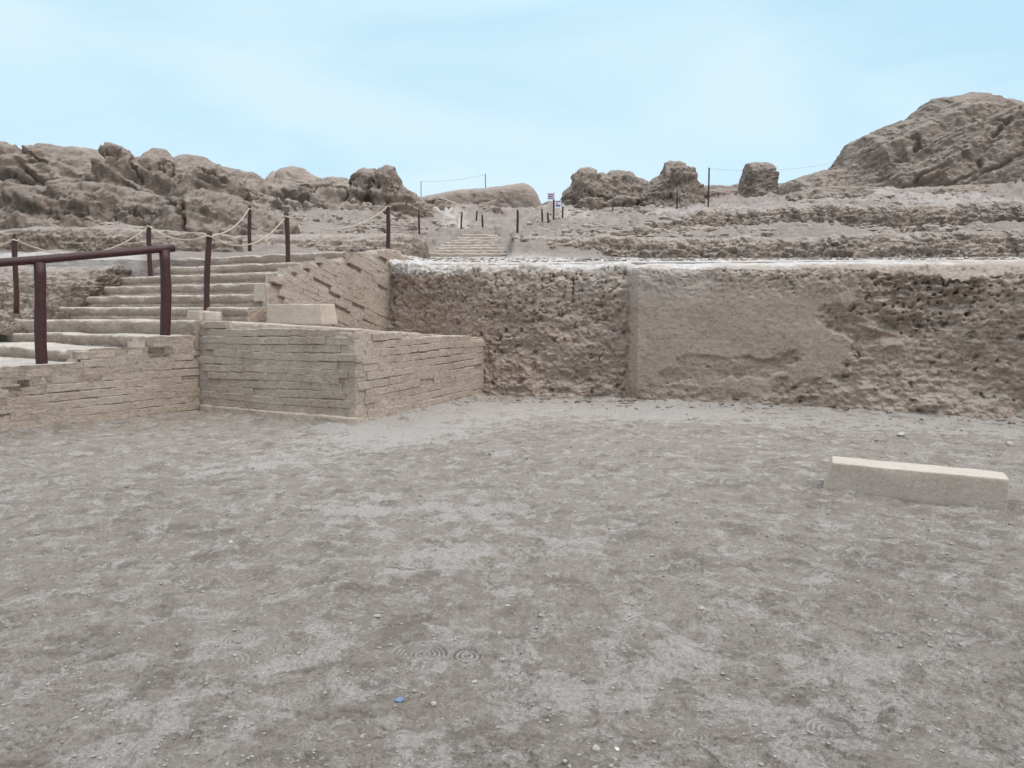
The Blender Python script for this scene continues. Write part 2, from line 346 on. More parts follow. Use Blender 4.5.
# ------------------------------------------------------------------ hillside terrain
KY = [11.0, 14, 17, 18, 22, 23, 27, 30.5, 35, 38, 45, 50, 60, 90, 150, 900]
def zc(*ys): return [zat(y, Y) for y, Y in zip(ys, KY)]
def flatafter(zs, n): return zs + [zs[-1]]*(len(KY)-len(zs))
TC = {
 -1400: flatafter([1.9, 2.3, 2.6, 3.4, 4.0, 4.1, 4.8, 5.6, 6.4, 7.0, 7.4], 0),
 0:   flatafter([1.55, zat(262, 14), zat(254, 17), zat(233, 18), zat(222, 22), zat(221, 23), zat(216, 27), zat(213, 30.5), zat(208, 35), zat(205, 38), 7.4, 7.6], 0),
 130: flatafter([1.55, zat(262, 14), zat(253, 17), zat(231, 18), zat(224, 22), zat(223, 23), zat(218, 27), zat(214, 30.5), zat(210, 35), zat(207, 38), 7.4, 7.6], 0),
 260: flatafter([1.55, zat(262, 14), zat(253, 17), zat(252, 18), zat(236, 22), zat(233, 23), zat(222, 27), zat(216, 30.5), zat(208, 35), zat(204, 38), zat(196, 45), 9], 0),
 380: flatafter([2.1, zat(262, 14), zat(254, 17), zat(252, 18), zat(240, 22), zat(236, 23), zat(228, 27), zat(221, 30.5), zat(215, 35), zat(211, 38), zat(200, 45), 9], 0),
 425: flatafter([2.26, zat(264, 14), zat(261, 17), zat(260, 18), zat(258, 22), zat(257.5, 23), zat(257, 27), zat(236, 30.5), zat(225, 35), zat(220, 38), zat(212, 45), zat(210, 50), zat(206, 60), zat(205, 90)], 0),
 508: flatafter([2.26, zat(264, 14), zat(261, 17), zat(260, 18), zat(258, 22), zat(257.5, 23), zat(257, 27), zat(236, 30.5), zat(231, 35), zat(228, 38), zat(222, 45), zat(218, 50), zat(213, 60), zat(210, 90)], 0),
 514: flatafter([2.26, zat(264, 14), zat(261, 17), zat(260, 18), zat(258.5, 22), zat(242, 23), zat(238, 27), zat(234, 30.5), zat(230, 35), zat(228, 38), zat(222, 45), zat(218, 50), zat(213, 60), zat(210, 90)], 0),
 560: flatafter([2.26, zat(264, 14), zat(261, 17), zat(260, 18), zat(258.5, 22), zat(242, 23), zat(236, 27), zat(230, 30.5), zat(224, 35), zat(221, 38), zat(215, 45), zat(211, 50), zat(207, 60)], 0),
 655: flatafter([2.26, zat(263, 14), zat(261, 17), zat(260, 18), zat(258.5, 22), zat(241, 23), zat(234, 27), zat(226, 30.5), zat(220, 35), zat(216, 38), zat(209, 45), zat(204, 50), zat(200, 60)], 0),
 710: flatafter([2.26, zat(263, 14), zat(261, 17), zat(260, 18), zat(258.5, 22), zat(240, 23), zat(229, 27), zat(213, 30.5), zat(212, 35), zat(211, 38), zat(207, 45), zat(202, 50), zat(199, 60)], 0),
 840: flatafter([2.26, zat(262, 14), zat(260, 17), zat(259, 18), zat(258, 22), zat(237, 23), zat(229, 27), zat(210, 30.5), zat(198, 35), zat(194, 38), zat(188, 45), zat(186, 50)], 0),
 1024: flatafter([2.26, zat(262, 14), zat(260, 17), zat(259, 18), zat(257, 22), zat(234, 23), zat(228, 27), zat(206, 30.5), zat(192, 35), zat(187, 38), zat(183, 45), zat(182, 50)], 0),
 2400: flatafter([2.1, 2.3, 2.5, 2.6, 3.0, 3.8, 4.3, 5.5, 6.6, 7.2, 8.4, 9], 0)}
TPX = sorted(TC); TZ = np.array([TC[p] for p in TPX])
def terr(px, Y):
    px = np.asarray(px, float); Y = np.asarray(Y, float)
    i = np.clip(np.searchsorted(TPX, px)-1, 0, len(TPX)-2); a = np.array(TPX, float)
    fx = np.clip((px-a[i])/(a[i+1]-a[i]), 0, 1); k = np.array(KY, float)
    j = np.clip(np.searchsorted(k, Y)-1, 0, len(k)-2); fy = np.clip((Y-k[j])/(k[j+1]-k[j]), 0, 1)
    return (TZ[i, j]*(1-fx)+TZ[i+1, j]*fx)*(1-fy) + (TZ[i, j+1]*(1-fx)+TZ[i+1, j+1]*fx)*fy
bwx = [-900, 392, 480, 628, 636, 1024, 1150, 1600, 2400]; bwy = [14.3, 14.2, 13.3, 13.1, 12.7, 11.2, 10.8, 9.8, 9.4]
tcols = np.concatenate([np.arange(-1400, -100, 25), np.arange(-100, 1130, 2.4), np.arange(1130, 2400, 30)])
tt = np.linspace(0, 1, 330)
y0 = np.interp(tcols, bwx, bwy)
PX, TT = np.meshgrid(tcols, tt, indexing='ij')
Yt = y0[:, None]*(700/y0[:, None])**(TT**1.7)
Xt = (PX-512)/F*Yt
Zt = terr(PX, Yt)
Q = np.stack([Xt, Yt, Zt], -1)
calm = sstep(385, 400, PX)*np.where(PX > 509, sstep(22.6, 22.0, Yt), sstep(27.6, 26.8, Yt))
am = (np.clip(Yt/60, .10, .8)*sstep(12, 20, Yt) + .05)*(1-.93*calm)
Q[..., 2] += am*(.55*fbm(Q*.28, 5, 21) + .35*fbm(Q*np.array([1.1, 1.1, 1.1]), 4, 22, ridged=True)*.8) + .05*fbm(Q*3, 3, 23)*(1-.6*calm)
Q[..., 2] += (1-calm)*(.10+.10*sstep(20, 40, Yt))*sstep(16, 24, Yt)*fbm(Q*np.array([2.4, 1.6, 1]), 4, 26, .6, ridged=True)
w2_, v2_ = worley(Q*np.array([2.6, 2.0, .3]), 27); Q[..., 2] += (1-calm)*.16*sstep(.5, .15, w2_)*(v2_ > .6)*sstep(22, 28, Yt)
wv_, _ = worley(Q*np.array([1.3, 1.3, .1]), 24); Q[..., 2] += am*.35*(.5-wv_)*sstep(24, 30, Yt)
Q[:, 0, 2] -= 2.5; Q[:, 0, 1] += .05
saltT = sstep(388, 400, PX)*sstep(27.6, 26.4, Yt)*np.where(PX > 508, sstep(22.4, 21.8, Yt), 1) + sstep(26, 30, Yt)*sstep(430, 450, PX)*0
saltT = np.maximum(saltT, .35*sstep(.35, .6, fbm(np.stack([Xt*.25, Yt*.12, Zt*0], -1), 4, 31)+.35)*(PX > 560)*(Yt > 30))
saltT = np.maximum(saltT, .6*np.exp(-((PX-(455-(Yt-38)*.8))/14)**2)*sstep(32, 36, Yt)*sstep(60, 50, Yt))
saltT = np.maximum(saltT, .7*sstep(16.8, 16, Yt)*sstep(155, 135, PX))
saltT = saltT*np.where(calm > .5, (.45+.55*sstep(-.3, .15, fbm(Q*np.array([1.6, .5, 1]), 4, 35))), 1)
tag(grid('hillside', Q, M['hill'], attr={'salt': saltT}, flip=True), kind='structure')
def tz(px, Y): return float(terr(px, Y))

# ------------------------------------------------------------------ eroded masses (ruins, mounds, banks)
def clump(Pw, sc, seed, strata=1.0, dip=0.0, crk=1.0):
    """displacement field 0-centred, roughly +-1, of eroded rammed earth"""
    q = Pw.copy(); q[..., 2] = q[..., 2] + dip*q[..., 0]
    a = fbm(q*np.array([.9, .9, 1.7])/sc, 5, seed, .58, ridged=True)*.5
    w, wv = worley(q*np.array([1.6, 1.6, 3.0])/sc + fbm(q*1.5/sc, 2, seed+5)[..., None]*.5, seed+2)
    w2, wv2 = worley(q*np.array([4.5, 4.5, 7.5])/sc + fbm(q*4/sc, 2, seed+6)[..., None]*.4, seed+3)
    c = (.45-w)*.7 + (.4-w2)*.28
    wob = .9*fbm(q*np.array([.45, .45, .8])/sc, 3, seed+8)
    out = a+c
    if sc >= 1.5:
        cq = q*np.array([.42, .42, 1.25])/sc*1.3; e1 = np.abs(fbm(cq, 4, seed+61, .55)); e2 = np.abs(fbm(q*np.array([.9, .9, .5])/sc*1.5, 4, seed+62, .55))
        out = out - crk*.75*sstep(.055, .0, e1)*sstep(-.2, .1, fbm(q/sc*.5, 2, seed+63)) - crk*.5*sstep(.04, .0, e2)*sstep(0, .25, fbm(q/sc*.5, 2, seed+64))
    for f, k in ((1.5, .55), (4.2, .26)):
        fr = (q[..., 2]*f/sc+wob*1.2+f) % 1.0
        led = np.where(fr < .84, fr/.84, (1-fr)/.16)-.5
        msk = sstep(-.35, .35, fbm(q*np.array([.7, .7, 1.2])/sc, 3, seed+int(f*7)))
        out = out + led*k*strata*msk
    return out
def ruin(name, label, cat, prof, thick, mat='ruin', seed=0, amp=.3, sc=2.0, dens=1.3, nv=90, batter=.8, dip=0.0, shape=1.0, back=.8, sink=.6, group=None, steps=0, fine=.06, strata=1.0, zfn=None, wav=0, saltv=0, cw=.09, crk=1.0):
    prof = sorted(prof); xs = [p[0] for p in prof]; ys = [p[1] for p in prof]; Ys = [p[2] for p in prof]
    n = max(24, int((xs[-1]-xs[0])*dens)); px = np.linspace(xs[0], xs[-1], n)
    Y = np.interp(px, xs, Ys); zt = np.array([zat(a, b) for a, b in zip(np.interp(px, xs, ys), Y)])
    zb = terr(px, Y-thick*.7)-sink
    if zfn is not None: zb = np.array([zfn(a, b) for a, b in zip(px, Y)])
    if wav: 
        w3 = np.stack([px*.05, px*0, px*0+seed], -1); zt = zt+wav*fbm(w3, 5, seed+70, .6); Y = Y+wav*3*fbm(w3*.8+9, 4, seed+71)
    ee = np.linspace(0, 1, n); ee = sstep(0, .02, ee)*sstep(1, .98, ee)
    zt = np.maximum(zb+(zt-zb)*ee, zb+.02)
    t = np.linspace(0, 1, nv); fr = .72
    tf = np.clip(t/fr, 0, 1); tb = np.clip((t-fr)/(1-fr), 0, 1)
    # front: batter then rounding to the crest; back: falls away
    depth = -thick*(batter*(1-tf) + (1-batter)*np.sqrt(np.clip(1-tf**4, 0, 1))) + thick*back*tb
    hz = tf**shape
    hgt = hz*(1-1.25*tb**2.2)
    if steps:
        st = np.sin(hgt*steps*2*math.pi)*.5/steps*.6; hgt = np.clip(hgt+st*(1-tb), 0, 1.02)
    P = np.zeros((n, nv, 3))
    sc_h = np.clip((zt-zb)/np.max(zt-zb), .15, 1)**.5
    Yc = Y[:, None]+depth[None, :]*sc_h[:, None]
    P[..., 1] = Yc; P[..., 0] = (((px-512)/F)/(cP+.13*sP))[:, None]*Y[:, None]
    P[..., 2] = zb[:, None]+(zt-zb)[:, None]*hgt[None, :]
    nn = normals(P); 
    if nn[n//2, nv//4, 1] > 0: nn = -nn
    D = clump(P, sc, seed, strata, dip, crk=crk)
    crest = 1-.78*np.exp(-((t-fr)/cw)**2)[None, :]
    D = D-D.mean(); nn = nn*np.stack([np.ones(nv), np.ones(nv), 1-.58*sstep(.3, .65, t)], -1)[None]; P += nn*(amp*D*crest)[..., None]
    P += nn*(fine*1.5*fbm(P*5/sc, 3, seed+40, .6))[..., None]
    P += nn*(fine*.55*fbm(P*13/sc, 3, seed+45, .6, ridged=True))[..., None]
    P[..., 0] += .25*amp*fbm(P/sc*1.3, 3, seed+50)
    me_o = grid(name, P, M[mat], attr={'salt': np.full(P.shape[:2], float(saltv))*sstep(.45, .75, t)[None, :], 'rough': np.ones(P.shape[:2])})
    return tag(me_o, label, cat, group)

# distant and mid-distance ruins ------------------------------------------------
ruin('ruined_wall', 'smooth distant earthen wall on the skyline, sloping off at its right end, behind the far steps', 'ruin',
     [(415, 200, 84), (428, 196, 84), (460, 190, 84), (490, 188, 84), (524, 183.5, 84), (531, 187, 84), (537, 196, 84), (542, 206, 84), (547, 213, 84)], 3, 'far', 3, .22, 5, 1.6, 60, .15, strata=.3, fine=.1, shape=.7, cw=.2)
ruin('earth_mound', 'low rounded earth mound between the two small signs and the skyline wall', 'ruin',
     [(533, 214, 62), (540, 206, 62), (548, 201, 62), (560, 202, 62), (575, 212, 62)], 5, 'ruin', 5, .4, 3, 2, 60, .8)
ruin('eroded_ridge', 'broad eroded rocky ridge with slanting ledges at the far left of the skyline', 'ridge',
     [(-260, 200, 42), (-140, 172, 42), (-60, 165, 42), (0, 159, 42), (12, 161, 42), (28, 158, 42), (37, 149, 42), (44, 144, 42), (52, 143, 42), (75, 148, 42), (92, 147, 42), (112, 151, 42), (128, 157, 42), (150, 162, 42), (175, 171, 42), (205, 186, 42), (230, 202, 42)],
     12, 'ruin', 11, .95, 4.0, 1.5, 190, .9, dip=.42, shape=.95, steps=2, fine=.16, cw=.14, strata=1.7)
ruin('rock_outcrop', 'pointed eroded outcrop with a sharp left edge, right of the broad left ridge', 'outcrop',
     [(148, 200, 38), (154, 176, 38), (156, 150, 38), (161, 147, 38), (168, 149, 38), (180, 157, 38), (190, 155, 38), (199, 155, 38), (208, 158, 38), (222, 165, 38), (238, 169, 38), (256, 173, 38), (275, 186, 38), (292, 203, 38)],
     9, 'ruin', 17, .75, 3.0, 1.6, 150, .85, dip=.42, shape=.95, steps=2, fine=.14, cw=.12, strata=1.6)
ruin('rock_outcrop', 'low lumpy earth outcrop with dark hollows in front of the broad left ridge', 'outcrop',
     [(-60, 212, 21.5), (0, 190, 21.5), (30, 186, 21.5), (60, 184, 21.5), (95, 182, 21.5), (125, 186, 21.5), (150, 192, 21.5), (180, 205, 21.5), (212, 224, 21.5)],
     3.4, 'ruin', 23, .55, 1.6, 1.5, 120, .85, dip=.25, steps=2, fine=.12)
ruin('rock_outcrop', 'low dark-hollowed outcrop under the pointed outcrop, behind the rope posts', 'outcrop',
     [(170, 214, 21), (190, 196, 21), (206, 188, 21), (222, 192, 21), (245, 202, 21), (270, 212, 21), (300, 226, 21)],
     3.2, 'ruin', 29, .45, 2.0, 1.5, 110, .8, dip=.3, steps=2, fine=.12)
ruin('rubble_bank', 'wide rubble bank below the rounded hump, left of the double-humped ruin', 'bank',
     [(228, 198, 40), (250, 186, 40), (275, 183, 40), (300, 186, 40), (322, 184, 40), (340, 183, 40), (365, 187, 40), (382, 194, 40), (400, 205, 40)],
     8, 'ruin', 31, .6, 2.4, 1.5, 110, .9, dip=.1, steps=2, fine=.12)
ruin('earth_mound', 'smooth pale rounded hump on the skyline left of the double-humped ruin', 'ruin',
     [(268, 188, 43), (273, 177, 43), (279, 171, 43), (284, 173, 43), (288, 168, 43), (297, 166, 43), (306, 168, 43), (314, 174, 43), (322, 178, 43), (328, 188, 43)],
     3, 'far', 37, .25, 2.5, 2, 70, .6, strata=.3)
ruin('ruined_wall', 'low dark ledge of eroded wall between the smooth hump and the double-humped ruin', 'ruin',
     [(318, 188, 44), (323, 178, 44), (334, 176.5, 44), (348, 178, 44), (352, 181, 44), (359, 182, 44), (364, 188, 44)], 2, 'ruin', 41, .25, 1.8, 2, 60, .6)
ruin('ruined_tower', 'double-humped eroded ruin standing above the posts left of centre', 'ruin',
     [(355, 196, 39), (359, 185, 39), (361, 171, 39), (367, 168, 39), (377, 168.5, 39), (381, 173, 39), (383, 168, 38.6), (388, 165, 38.6), (394, 166, 38.6), (399, 173, 38.6), (403, 183, 38.6), (411, 190, 38.6), (420, 197, 38.6), (432, 206, 38.6), (440, 214, 38.6)],
     5, 'ruin', 43, .5, 2.0, 2.2, 130, .75, dip=.25, steps=2, fine=.12)
ruin('rock_outcrop', 'small dark rocks on the slope just right of the double-humped ruin', 'outcrop',
     [(422, 206, 50), (430, 197, 50), (440, 195.5, 50), (450, 200, 50), (470, 208, 50), (486, 203, 50), (497, 199, 50), (500, 205, 50), (503, 214, 50)], 2.5, 'ruin', 47, .45, 1.8, 2, 60, .7)
ruin('ruined_wall', 'large jagged ruined wall with a squared left horn, right of the signs', 'ruin',
     [(556, 212, 52), (560, 205, 52), (562, 193, 52), (567, 189, 52), (571, 186, 52), (573, 174, 52), (578, 168.5, 52), (584, 167.5, 52), (592, 168, 52), (594, 175, 52), (600, 173, 52), (605, 174, 52), (608, 171, 52), (617, 170, 52), (629, 171.5, 52), (633, 177, 52), (640, 179, 52), (650, 184, 52), (668, 196, 52)],
     5, 'ruin', 53, .42, 2.4, 2.4, 140, .7, steps=2, fine=.14)
ruin('ruined_tower', 'stump of a square earthen tower on a broken heap, just left of the tall pole', 'ruin',
     [(636, 196, 49), (645, 184, 49), (652, 178, 49), (658, 174, 49), (660.5, 173, 49), (662, 163, 49), (668, 161, 49), (676, 161.5, 49), (683, 162.5, 49), (685, 176, 49), (692, 182, 49), (698, 190, 49), (706, 203, 49)],
     5, 'ruin', 59, .28, 1.8, 2.6, 130, .75, steps=2, fine=.12)
ruin('ruined_wall', 'long low broken wall joining the heap and the lone tower stump', 'ruin',
     [(690, 198, 53), (694, 186, 53), (712, 185, 53), (726, 186, 53), (736, 183, 53), (760, 184, 53), (790, 183, 53), (806, 190, 53)], 3, 'ruin', 61, .3, 1.8, 2, 80, .7)
ruin('ruined_tower', 'lone block-shaped tower stump standing right of the tall pole', 'ruin',
     [(733, 202, 48), (737, 187, 48), (739, 181, 48), (740.5, 171, 48), (742, 164, 48), (749, 162.5, 48), (759, 163, 48), (764, 164, 48), (764.6, 180, 48), (767, 190, 48), (772, 202, 48)],
     2.4, 'ruin', 67, .17, 1.6, 3.6, 120, .35, shape=.8, fine=.09)
ruin('rock_outcrop', 'low grey boulder-like lump below the jagged ruined wall', 'outcrop',
     [(590, 220, 44), (594, 212, 44), (603, 208, 44), (620, 207, 44), (628, 210, 44), (632, 220, 44)], 2, 'ruin', 69, .35, 1.6, 2.4, 60, .7)
ruin('earth_mound', 'huge eroded mound rising highest on the skyline at the right', 'mound',
     [(772, 196, 44), (785, 181, 44), (797, 178, 44), (812, 173, 44), (822, 172, 44), (829, 170, 44), (835, 163, 44), (842, 152, 44), (849, 139, 44), (858, 137, 44), (864, 131.5, 44), (874, 130, 44), (880, 125.5, 44), (893, 121, 44), (899, 120, 44), (908, 110.5, 44), (916, 106, 44), (920, 101, 44), (930, 98.5, 44), (945, 96, 44), (958, 97, 44), (964, 102, 44), (984, 103.5, 44), (997, 110, 44), (1014, 114, 44), (1021, 120, 44), (1030, 134, 44), (1080, 140, 44), (1140, 165, 44), (1230, 190, 44)],
     8, 'ruin', 73, .75, 4.6, 1.7, 200, .6, dip=-.45, shape=.9, steps=0, fine=.22, strata=1.3, cw=.12, crk=.6)
ruin('rubble_bank', 'low ragged bank at the foot of the huge right mound', 'bank',
     [(775, 200, 37), (790, 192, 37), (820, 187, 37), (860, 186, 37), (890, 189, 37), (930, 187, 37), (980, 184, 37), (1024, 182, 37), (1100, 184, 37), (1180, 195, 37)],
     3.5, 'ruin', 79, .45, 2.0, 1.5, 80, .9, dip=-.2, fine=.1)

# terrace retaining banks on the right ------------------------------------------
ruin('terrace_bank', 'long rough rubble-faced terrace bank directly behind the pale wall top, right of the far steps', 'bank',
     [(507, 238, 23.6), (512, 235.5, 23.4), (600, 236.5, 23), (680, 238, 22.7), (760, 238, 22.6), (840, 235, 22.5), (900, 233, 22.3), (1024, 230, 22), (1150, 228, 22), (1300, 226, 22)],
     1.3, 'rubble', 83, .30, .75, 1.9, 90, .45, fine=.07, back=1.5, sink=.9, wav=.12)
ruin('terrace_bank', 'upper rough terrace bank under the huge right mound, second from the wall top', 'bank',
     [(640, 224, 28.4), (672, 220, 28.2), (700, 212, 28.2), (725, 208, 28.1), (760, 208, 28.1), (800, 207, 28), (850, 206, 27.9), (900, 205, 27.7), (960, 204, 27.6), (1024, 203, 27.5), (1150, 201, 27.4), (1300, 200, 27.4)],
     1.5, 'rubble', 89, .26, .8, 2.0, 100, .5, fine=.08, back=2.4, sink=.6, wav=.16)
ruin('terrace_bank', 'low broken terrace ledge with a pale lip between the lower and upper right banks', 'bank',
     [(590, 231, 25.6), (640, 227.5, 25.6), (700, 226, 25.6), (760, 226.5, 25.6), (860, 228, 25.6), (960, 227.5, 25.5), (1100, 227, 25.5)], .6, 'rubble', 91, .10, .6, 1.8, 50, .5, fine=.05, back=3, sink=.4, wav=.18)

# low walls left, behind the stairs -----------------------------------------------
ruin('earth_wall', 'low rough earthen wall with a level top crossing behind the stairs at the left', 'wall',
     [(-200, 236, 17.5), (0, 232, 17.4), (22, 229, 17.3), (60, 227, 17.3), (120, 228, 17.3), (180, 231, 17.3), (230, 235, 17.3), (250, 240, 17.3)],
     .5, 'rubble', 97, .14, .7, 1.6, 70, .3, fine=.05, back=1.2, sink=.7)
ruin('earth_wall', 'rough low earthen wall behind the top stair and the ropes, ending by the far steps', 'wall',
     [(180, 244, 19.5), (200, 237, 19.5), (260, 235, 19.5), (330, 234, 19.5), (380, 234, 19.6), (400, 233.5, 20), (415, 236, 20.4), (426, 241, 21), (431, 252, 21.5)],
     1.3, 'rubble', 101, .14, .8, 1.7, 80, .4, fine=.05, back=1.2, sink=1.1)

# ------------------------------------------------------------------ back wall of the court
def shell(name, path, mat, ztop, inner, nu, nv_face, nv_top, ampf, parent=None, zbase=-.12, attrf=None, round_=.05, seed=0, batter=0.05, dense=None):
    path = np.array(path, float); inner = np.array(inner, float)
    L_ = np.r_[0, np.cumsum(np.hypot(*np.diff(path, axis=0).T))]; s = np.linspace(0, L_[-1], nu)
    if dense:
        a_, b_ = dense; s = np.unique(np.r_[np.linspace(0, a_, 30), np.linspace(a_, b_, nu), np.linspace(b_, L_[-1], 60)])
    s = np.sort(np.r_[s, L_[1:-1]])[:]
    nu = len(s)
    B = np.stack([np.interp(s, L_, path[:, 0]), np.interp(s, L_, path[:, 1])], -1)
    I = np.stack([np.interp(s, L_, inner[:, 0]), np.interp(s, L_, inner[:, 1])], -1)
    zt = np.array([ztop(a) for a in s]) if callable(ztop) else np.interp(s, L_, ztop)
    zi = zt if inner.shape[1] < 3 else np.interp(s, L_, inner[:, 2])
    P = np.zeros((nu, nv_face+nv_top, 3))
    h = np.linspace(0, 1, nv_face)
    din = (I-B)/(np.linalg.norm(I-B, axis=1, keepdims=True)+1e-9)
    for k in range(nv_face):
        q = B + din*(batter*h[k] + round_*max(0, (h[k]-.94)/.06)**2)
        P[:, k, :2] = q; P[:, k, 2] = zbase+(zt-round_*.0-zbase)*h[k]
    w = np.linspace(0, 1, nv_top+1)[1:]
    for k in range(nv_top):
        q0 = B+din*(batter+round_); P[:, nv_face+k, :2] = q0+(I-q0)*w[k]; P[:, nv_face+k, 2] = zt+(zi-zt)*w[k]-(1.2 if k == nv_top-1 and len(inner[0]) > 2 else 0)
    nn = normals(P)
    mid = nn[nu//2, nv_face//2]; dm = din[nu//2]
    if mid[0]*dm[0]+mid[1]*dm[1] > 0: nn = -nn
    D = ampf(P, s[:, None]*np.ones((1, P.shape[1])), L_)
    D[:, nv_face:] *= (1-np.linspace(0, 1, nv_top))[None, :]**1.5
    P += nn*D[..., None]
    at_ = {'rough': getattr(ampf, 'rough', np.ones(P.shape[:2])), 'salt': attrf(P, s[:, None]*np.ones((1, P.shape[1])), L_) if attrf else np.zeros(P.shape[:2])}
    return grid(name, P, M[mat], parent, attr=at_), P

bw_path = [(-2.45, 13.95), (-1.5, 13.25), (-.55, 12.65), (.7, 12.4), (1.95, 12.20), (2.07, 11.92), (4.5, 11.0), (7.1, 10.0), (9.5, 9.07), (16, 6.55)]
def crest(px, y): return None
cz = [zat(261, 13.9), zat(266, 13.25), zat(268, 12.65), zat(268, 12.4), zat(267, 12.2), zat(267, 11.95), zat(267, 11.0), zat(272, 10.0), 2.05, 2.0]
bw_inner = [(-2.2, 15.0, zat(259, 15)), (-1.1, 14.4, zat(262, 14.4)), (-.2, 13.9, zat(263, 13.9)), (1.0, 13.6, zat(262.5, 13.6)), (2.5, 13.4, zat(262, 13.4)), (2.6, 13.2, zat(262, 13.2)),
            (5.2, 12.3, zat(262, 12.3)), (7.9, 11.3, zat(262, 11.3)), (10.4, 10.4, 2.3), (17, 8, 2.3)]
def bw_amp(P, s, L_):
    ux = px_of(P[..., 0], P[..., 1]); z = P[..., 2]; n0 = fbm(P*np.array([.9, .9, 1.3]), 4, 200); n1 = .22*fbm(P*4.5, 4, 201, .6)
    rough = np.where(ux < 631, 1.0, 0.0)
    # right of the arris: plaster survives, broken away low at the left, in a diagonal sweep towards the right
    hole = sstep(.07, -.07, np.hypot((ux-715)/95, (z-.62)/.38)-.75+n0*.9+n1)
    diag = sstep(-.02, .16, (ux-800)/130 - (z-.35)*.42 + n0*.9+n1) * sstep(690, 730, ux)
    lowr = sstep(.35, .15, z+n0*.25)*.6
    brk = sstep(.35, -.1, np.hypot((ux-925)/75, (z-1.75)/.85)-.8+n0*.5)
    rough = np.maximum.reduce([rough, np.where(ux > 631, hole*.55, 0), np.where(ux > 631, diag*.75, 0), np.where(ux > 631, lowr, 0), brk*1.25*sstep(800, 840, ux)])
    top = sstep(1.6, 2.05, z); rough = np.maximum(rough, top*.55)
    D = clump(P*np.array([1, 1, .65]), .45, 210, .3, .0); D2 = clump(P*np.array([1, 1, .65]), .16, 220, .15)
    w, wv = worley(P*np.array([6, 6, 7])+fbm(P*7, 4, 7)[..., None]*.9, 230)
    w4, v4 = worley(P*np.array([13, 13, 15])+fbm(P*12, 3, 8)[..., None]*.8, 231)
    pits = -.6*sstep(.5, .1, w4)*(v4 > .5)*sstep(.9, 1.7, z)-sstep(.5, .05, w)*(wv > .55)*sstep(-.2, .2, fbm(P*7, 3, 9))
    base = .03*fbm(P*1.1, 4, 240)
    big = .14*fbm(P*np.array([.8, .8, 1.0]), 3, 250)
    left = (ux < 631)
    toe = .18*np.exp(-np.clip(z, 0, 9)/.28)*(.6+.8*fbm(P*2.0, 3, 255))*rough
    slump = .30*sstep(1.1, .0, z)*sstep(850, 960, ux)*(.4+n0)
    edge = sstep(1.93, 2.02, P[..., 0])*0+1
    off = -.07*rough*(~left)
    k = 1-.85*np.exp(-((ux-633)/6)**2)
    bw_amp.rough = np.clip(rough*1.6, 0, 1)
    return k*(base + rough*(1.15+.4*sstep(700, 800, ux))*(.075*D+.05*D2+.075*pits+big*.9) + off + toe + np.clip(slump, -.1, .35) + .006*fbm(P*14, 3, 260))
def bw_salt(P, s, L_):
    z = P[..., 2]; ux = px_of(P[..., 0], P[..., 1])
    a = sstep(2.16, 2.28, z+.10*fbm(P*2, 4, 270))
    b = .28*sstep(1.45, 2.0, z+.25*fbm(P*1.6, 4, 271))*np.exp(-((ux-650)/130)**2)
    a = a*(.35+.65*sstep(-.25, .2, fbm(P*5, 4, 275)))*(1-.5*sstep(.1, .3, fbm(P*1.3, 3, 276)))
    return np.clip(np.maximum(a*sstep(960, 900, ux)+.75*a, b), 0, 1)
bw_inner = [(a, b, float(terr((a/b)*F+512, b))+.03) for a, b, c in bw_inner]
bw, _ = shell('court_back_wall', bw_path, 'wall', cz, bw_inner, 1150, 200, 60, bw_amp, attrf=bw_salt, round_=.06, batter=.07, dense=(.1, 11.2))
tag(bw, 'long rough rammed-earth wall with a pale top closing the back of the courtyard', 'wall')
# slumped ledge on top at the far right
def ledge_z(px, Y): return 1.7
ruin('slumped_ledge', 'slumped pale-topped lump of earth on the wall at the right edge of the frame', 'bank',
     [(935, 276, 12.6), (955, 268, 12.6), (975, 263, 12.7), (1000, 260, 12.8), (1040, 259, 12.8), (1100, 262, 12.8), (1150, 268, 12.8)], 1.6, 'wall', 113, .14, .8, 2, 80, .8, sink=.5, fine=.04, zfn=ledge_z, saltv=.8)

# ------------------------------------------------------------------ bricks
def brick_meshes(n, mat, seed, lx=.40, ly=.14, lz=.108):
    out = []; r = random.Random(seed)
    for k in range(n):
        L0 = lx*r.uniform(.75, 1.15); h = lz/2; ns = 5; V = []; Fq = []
        for i in range(ns):
            x = -L0/2+L0*i/(ns-1); e = .002 if i in (0, ns-1) else 0
            wl, wt, wf = r.uniform(-.006, .006), r.uniform(-.006, .006), r.uniform(-.004, .004)
            x += r.uniform(-.01, .01)
            for y, z in ((ly/2, -h), (-ly/2+.010, -h+.002+wl), (-ly/2+e+wf, -h+.010+wl), (-ly/2+e+wf*.5, h-.012+wt), (-ly/2+.008, h-.002+wt), (ly/2, h)): V.append((x, y, z))
        for i in range(ns-1):
            for j in range(5): a = i*6+j; Fq.append((a, a+6, a+7, a+1))
        Fq.append(tuple(range(6))); Fq.append(tuple(range((ns-1)*6, ns*6))[::-1])
        me = bpy.data.meshes.new('brick'); me.from_pydata(V, [], Fq); me.update()
        me.materials.append(mat); out.append((me, L0))
    return out
BR = brick_meshes(22, M['brick'], 5)
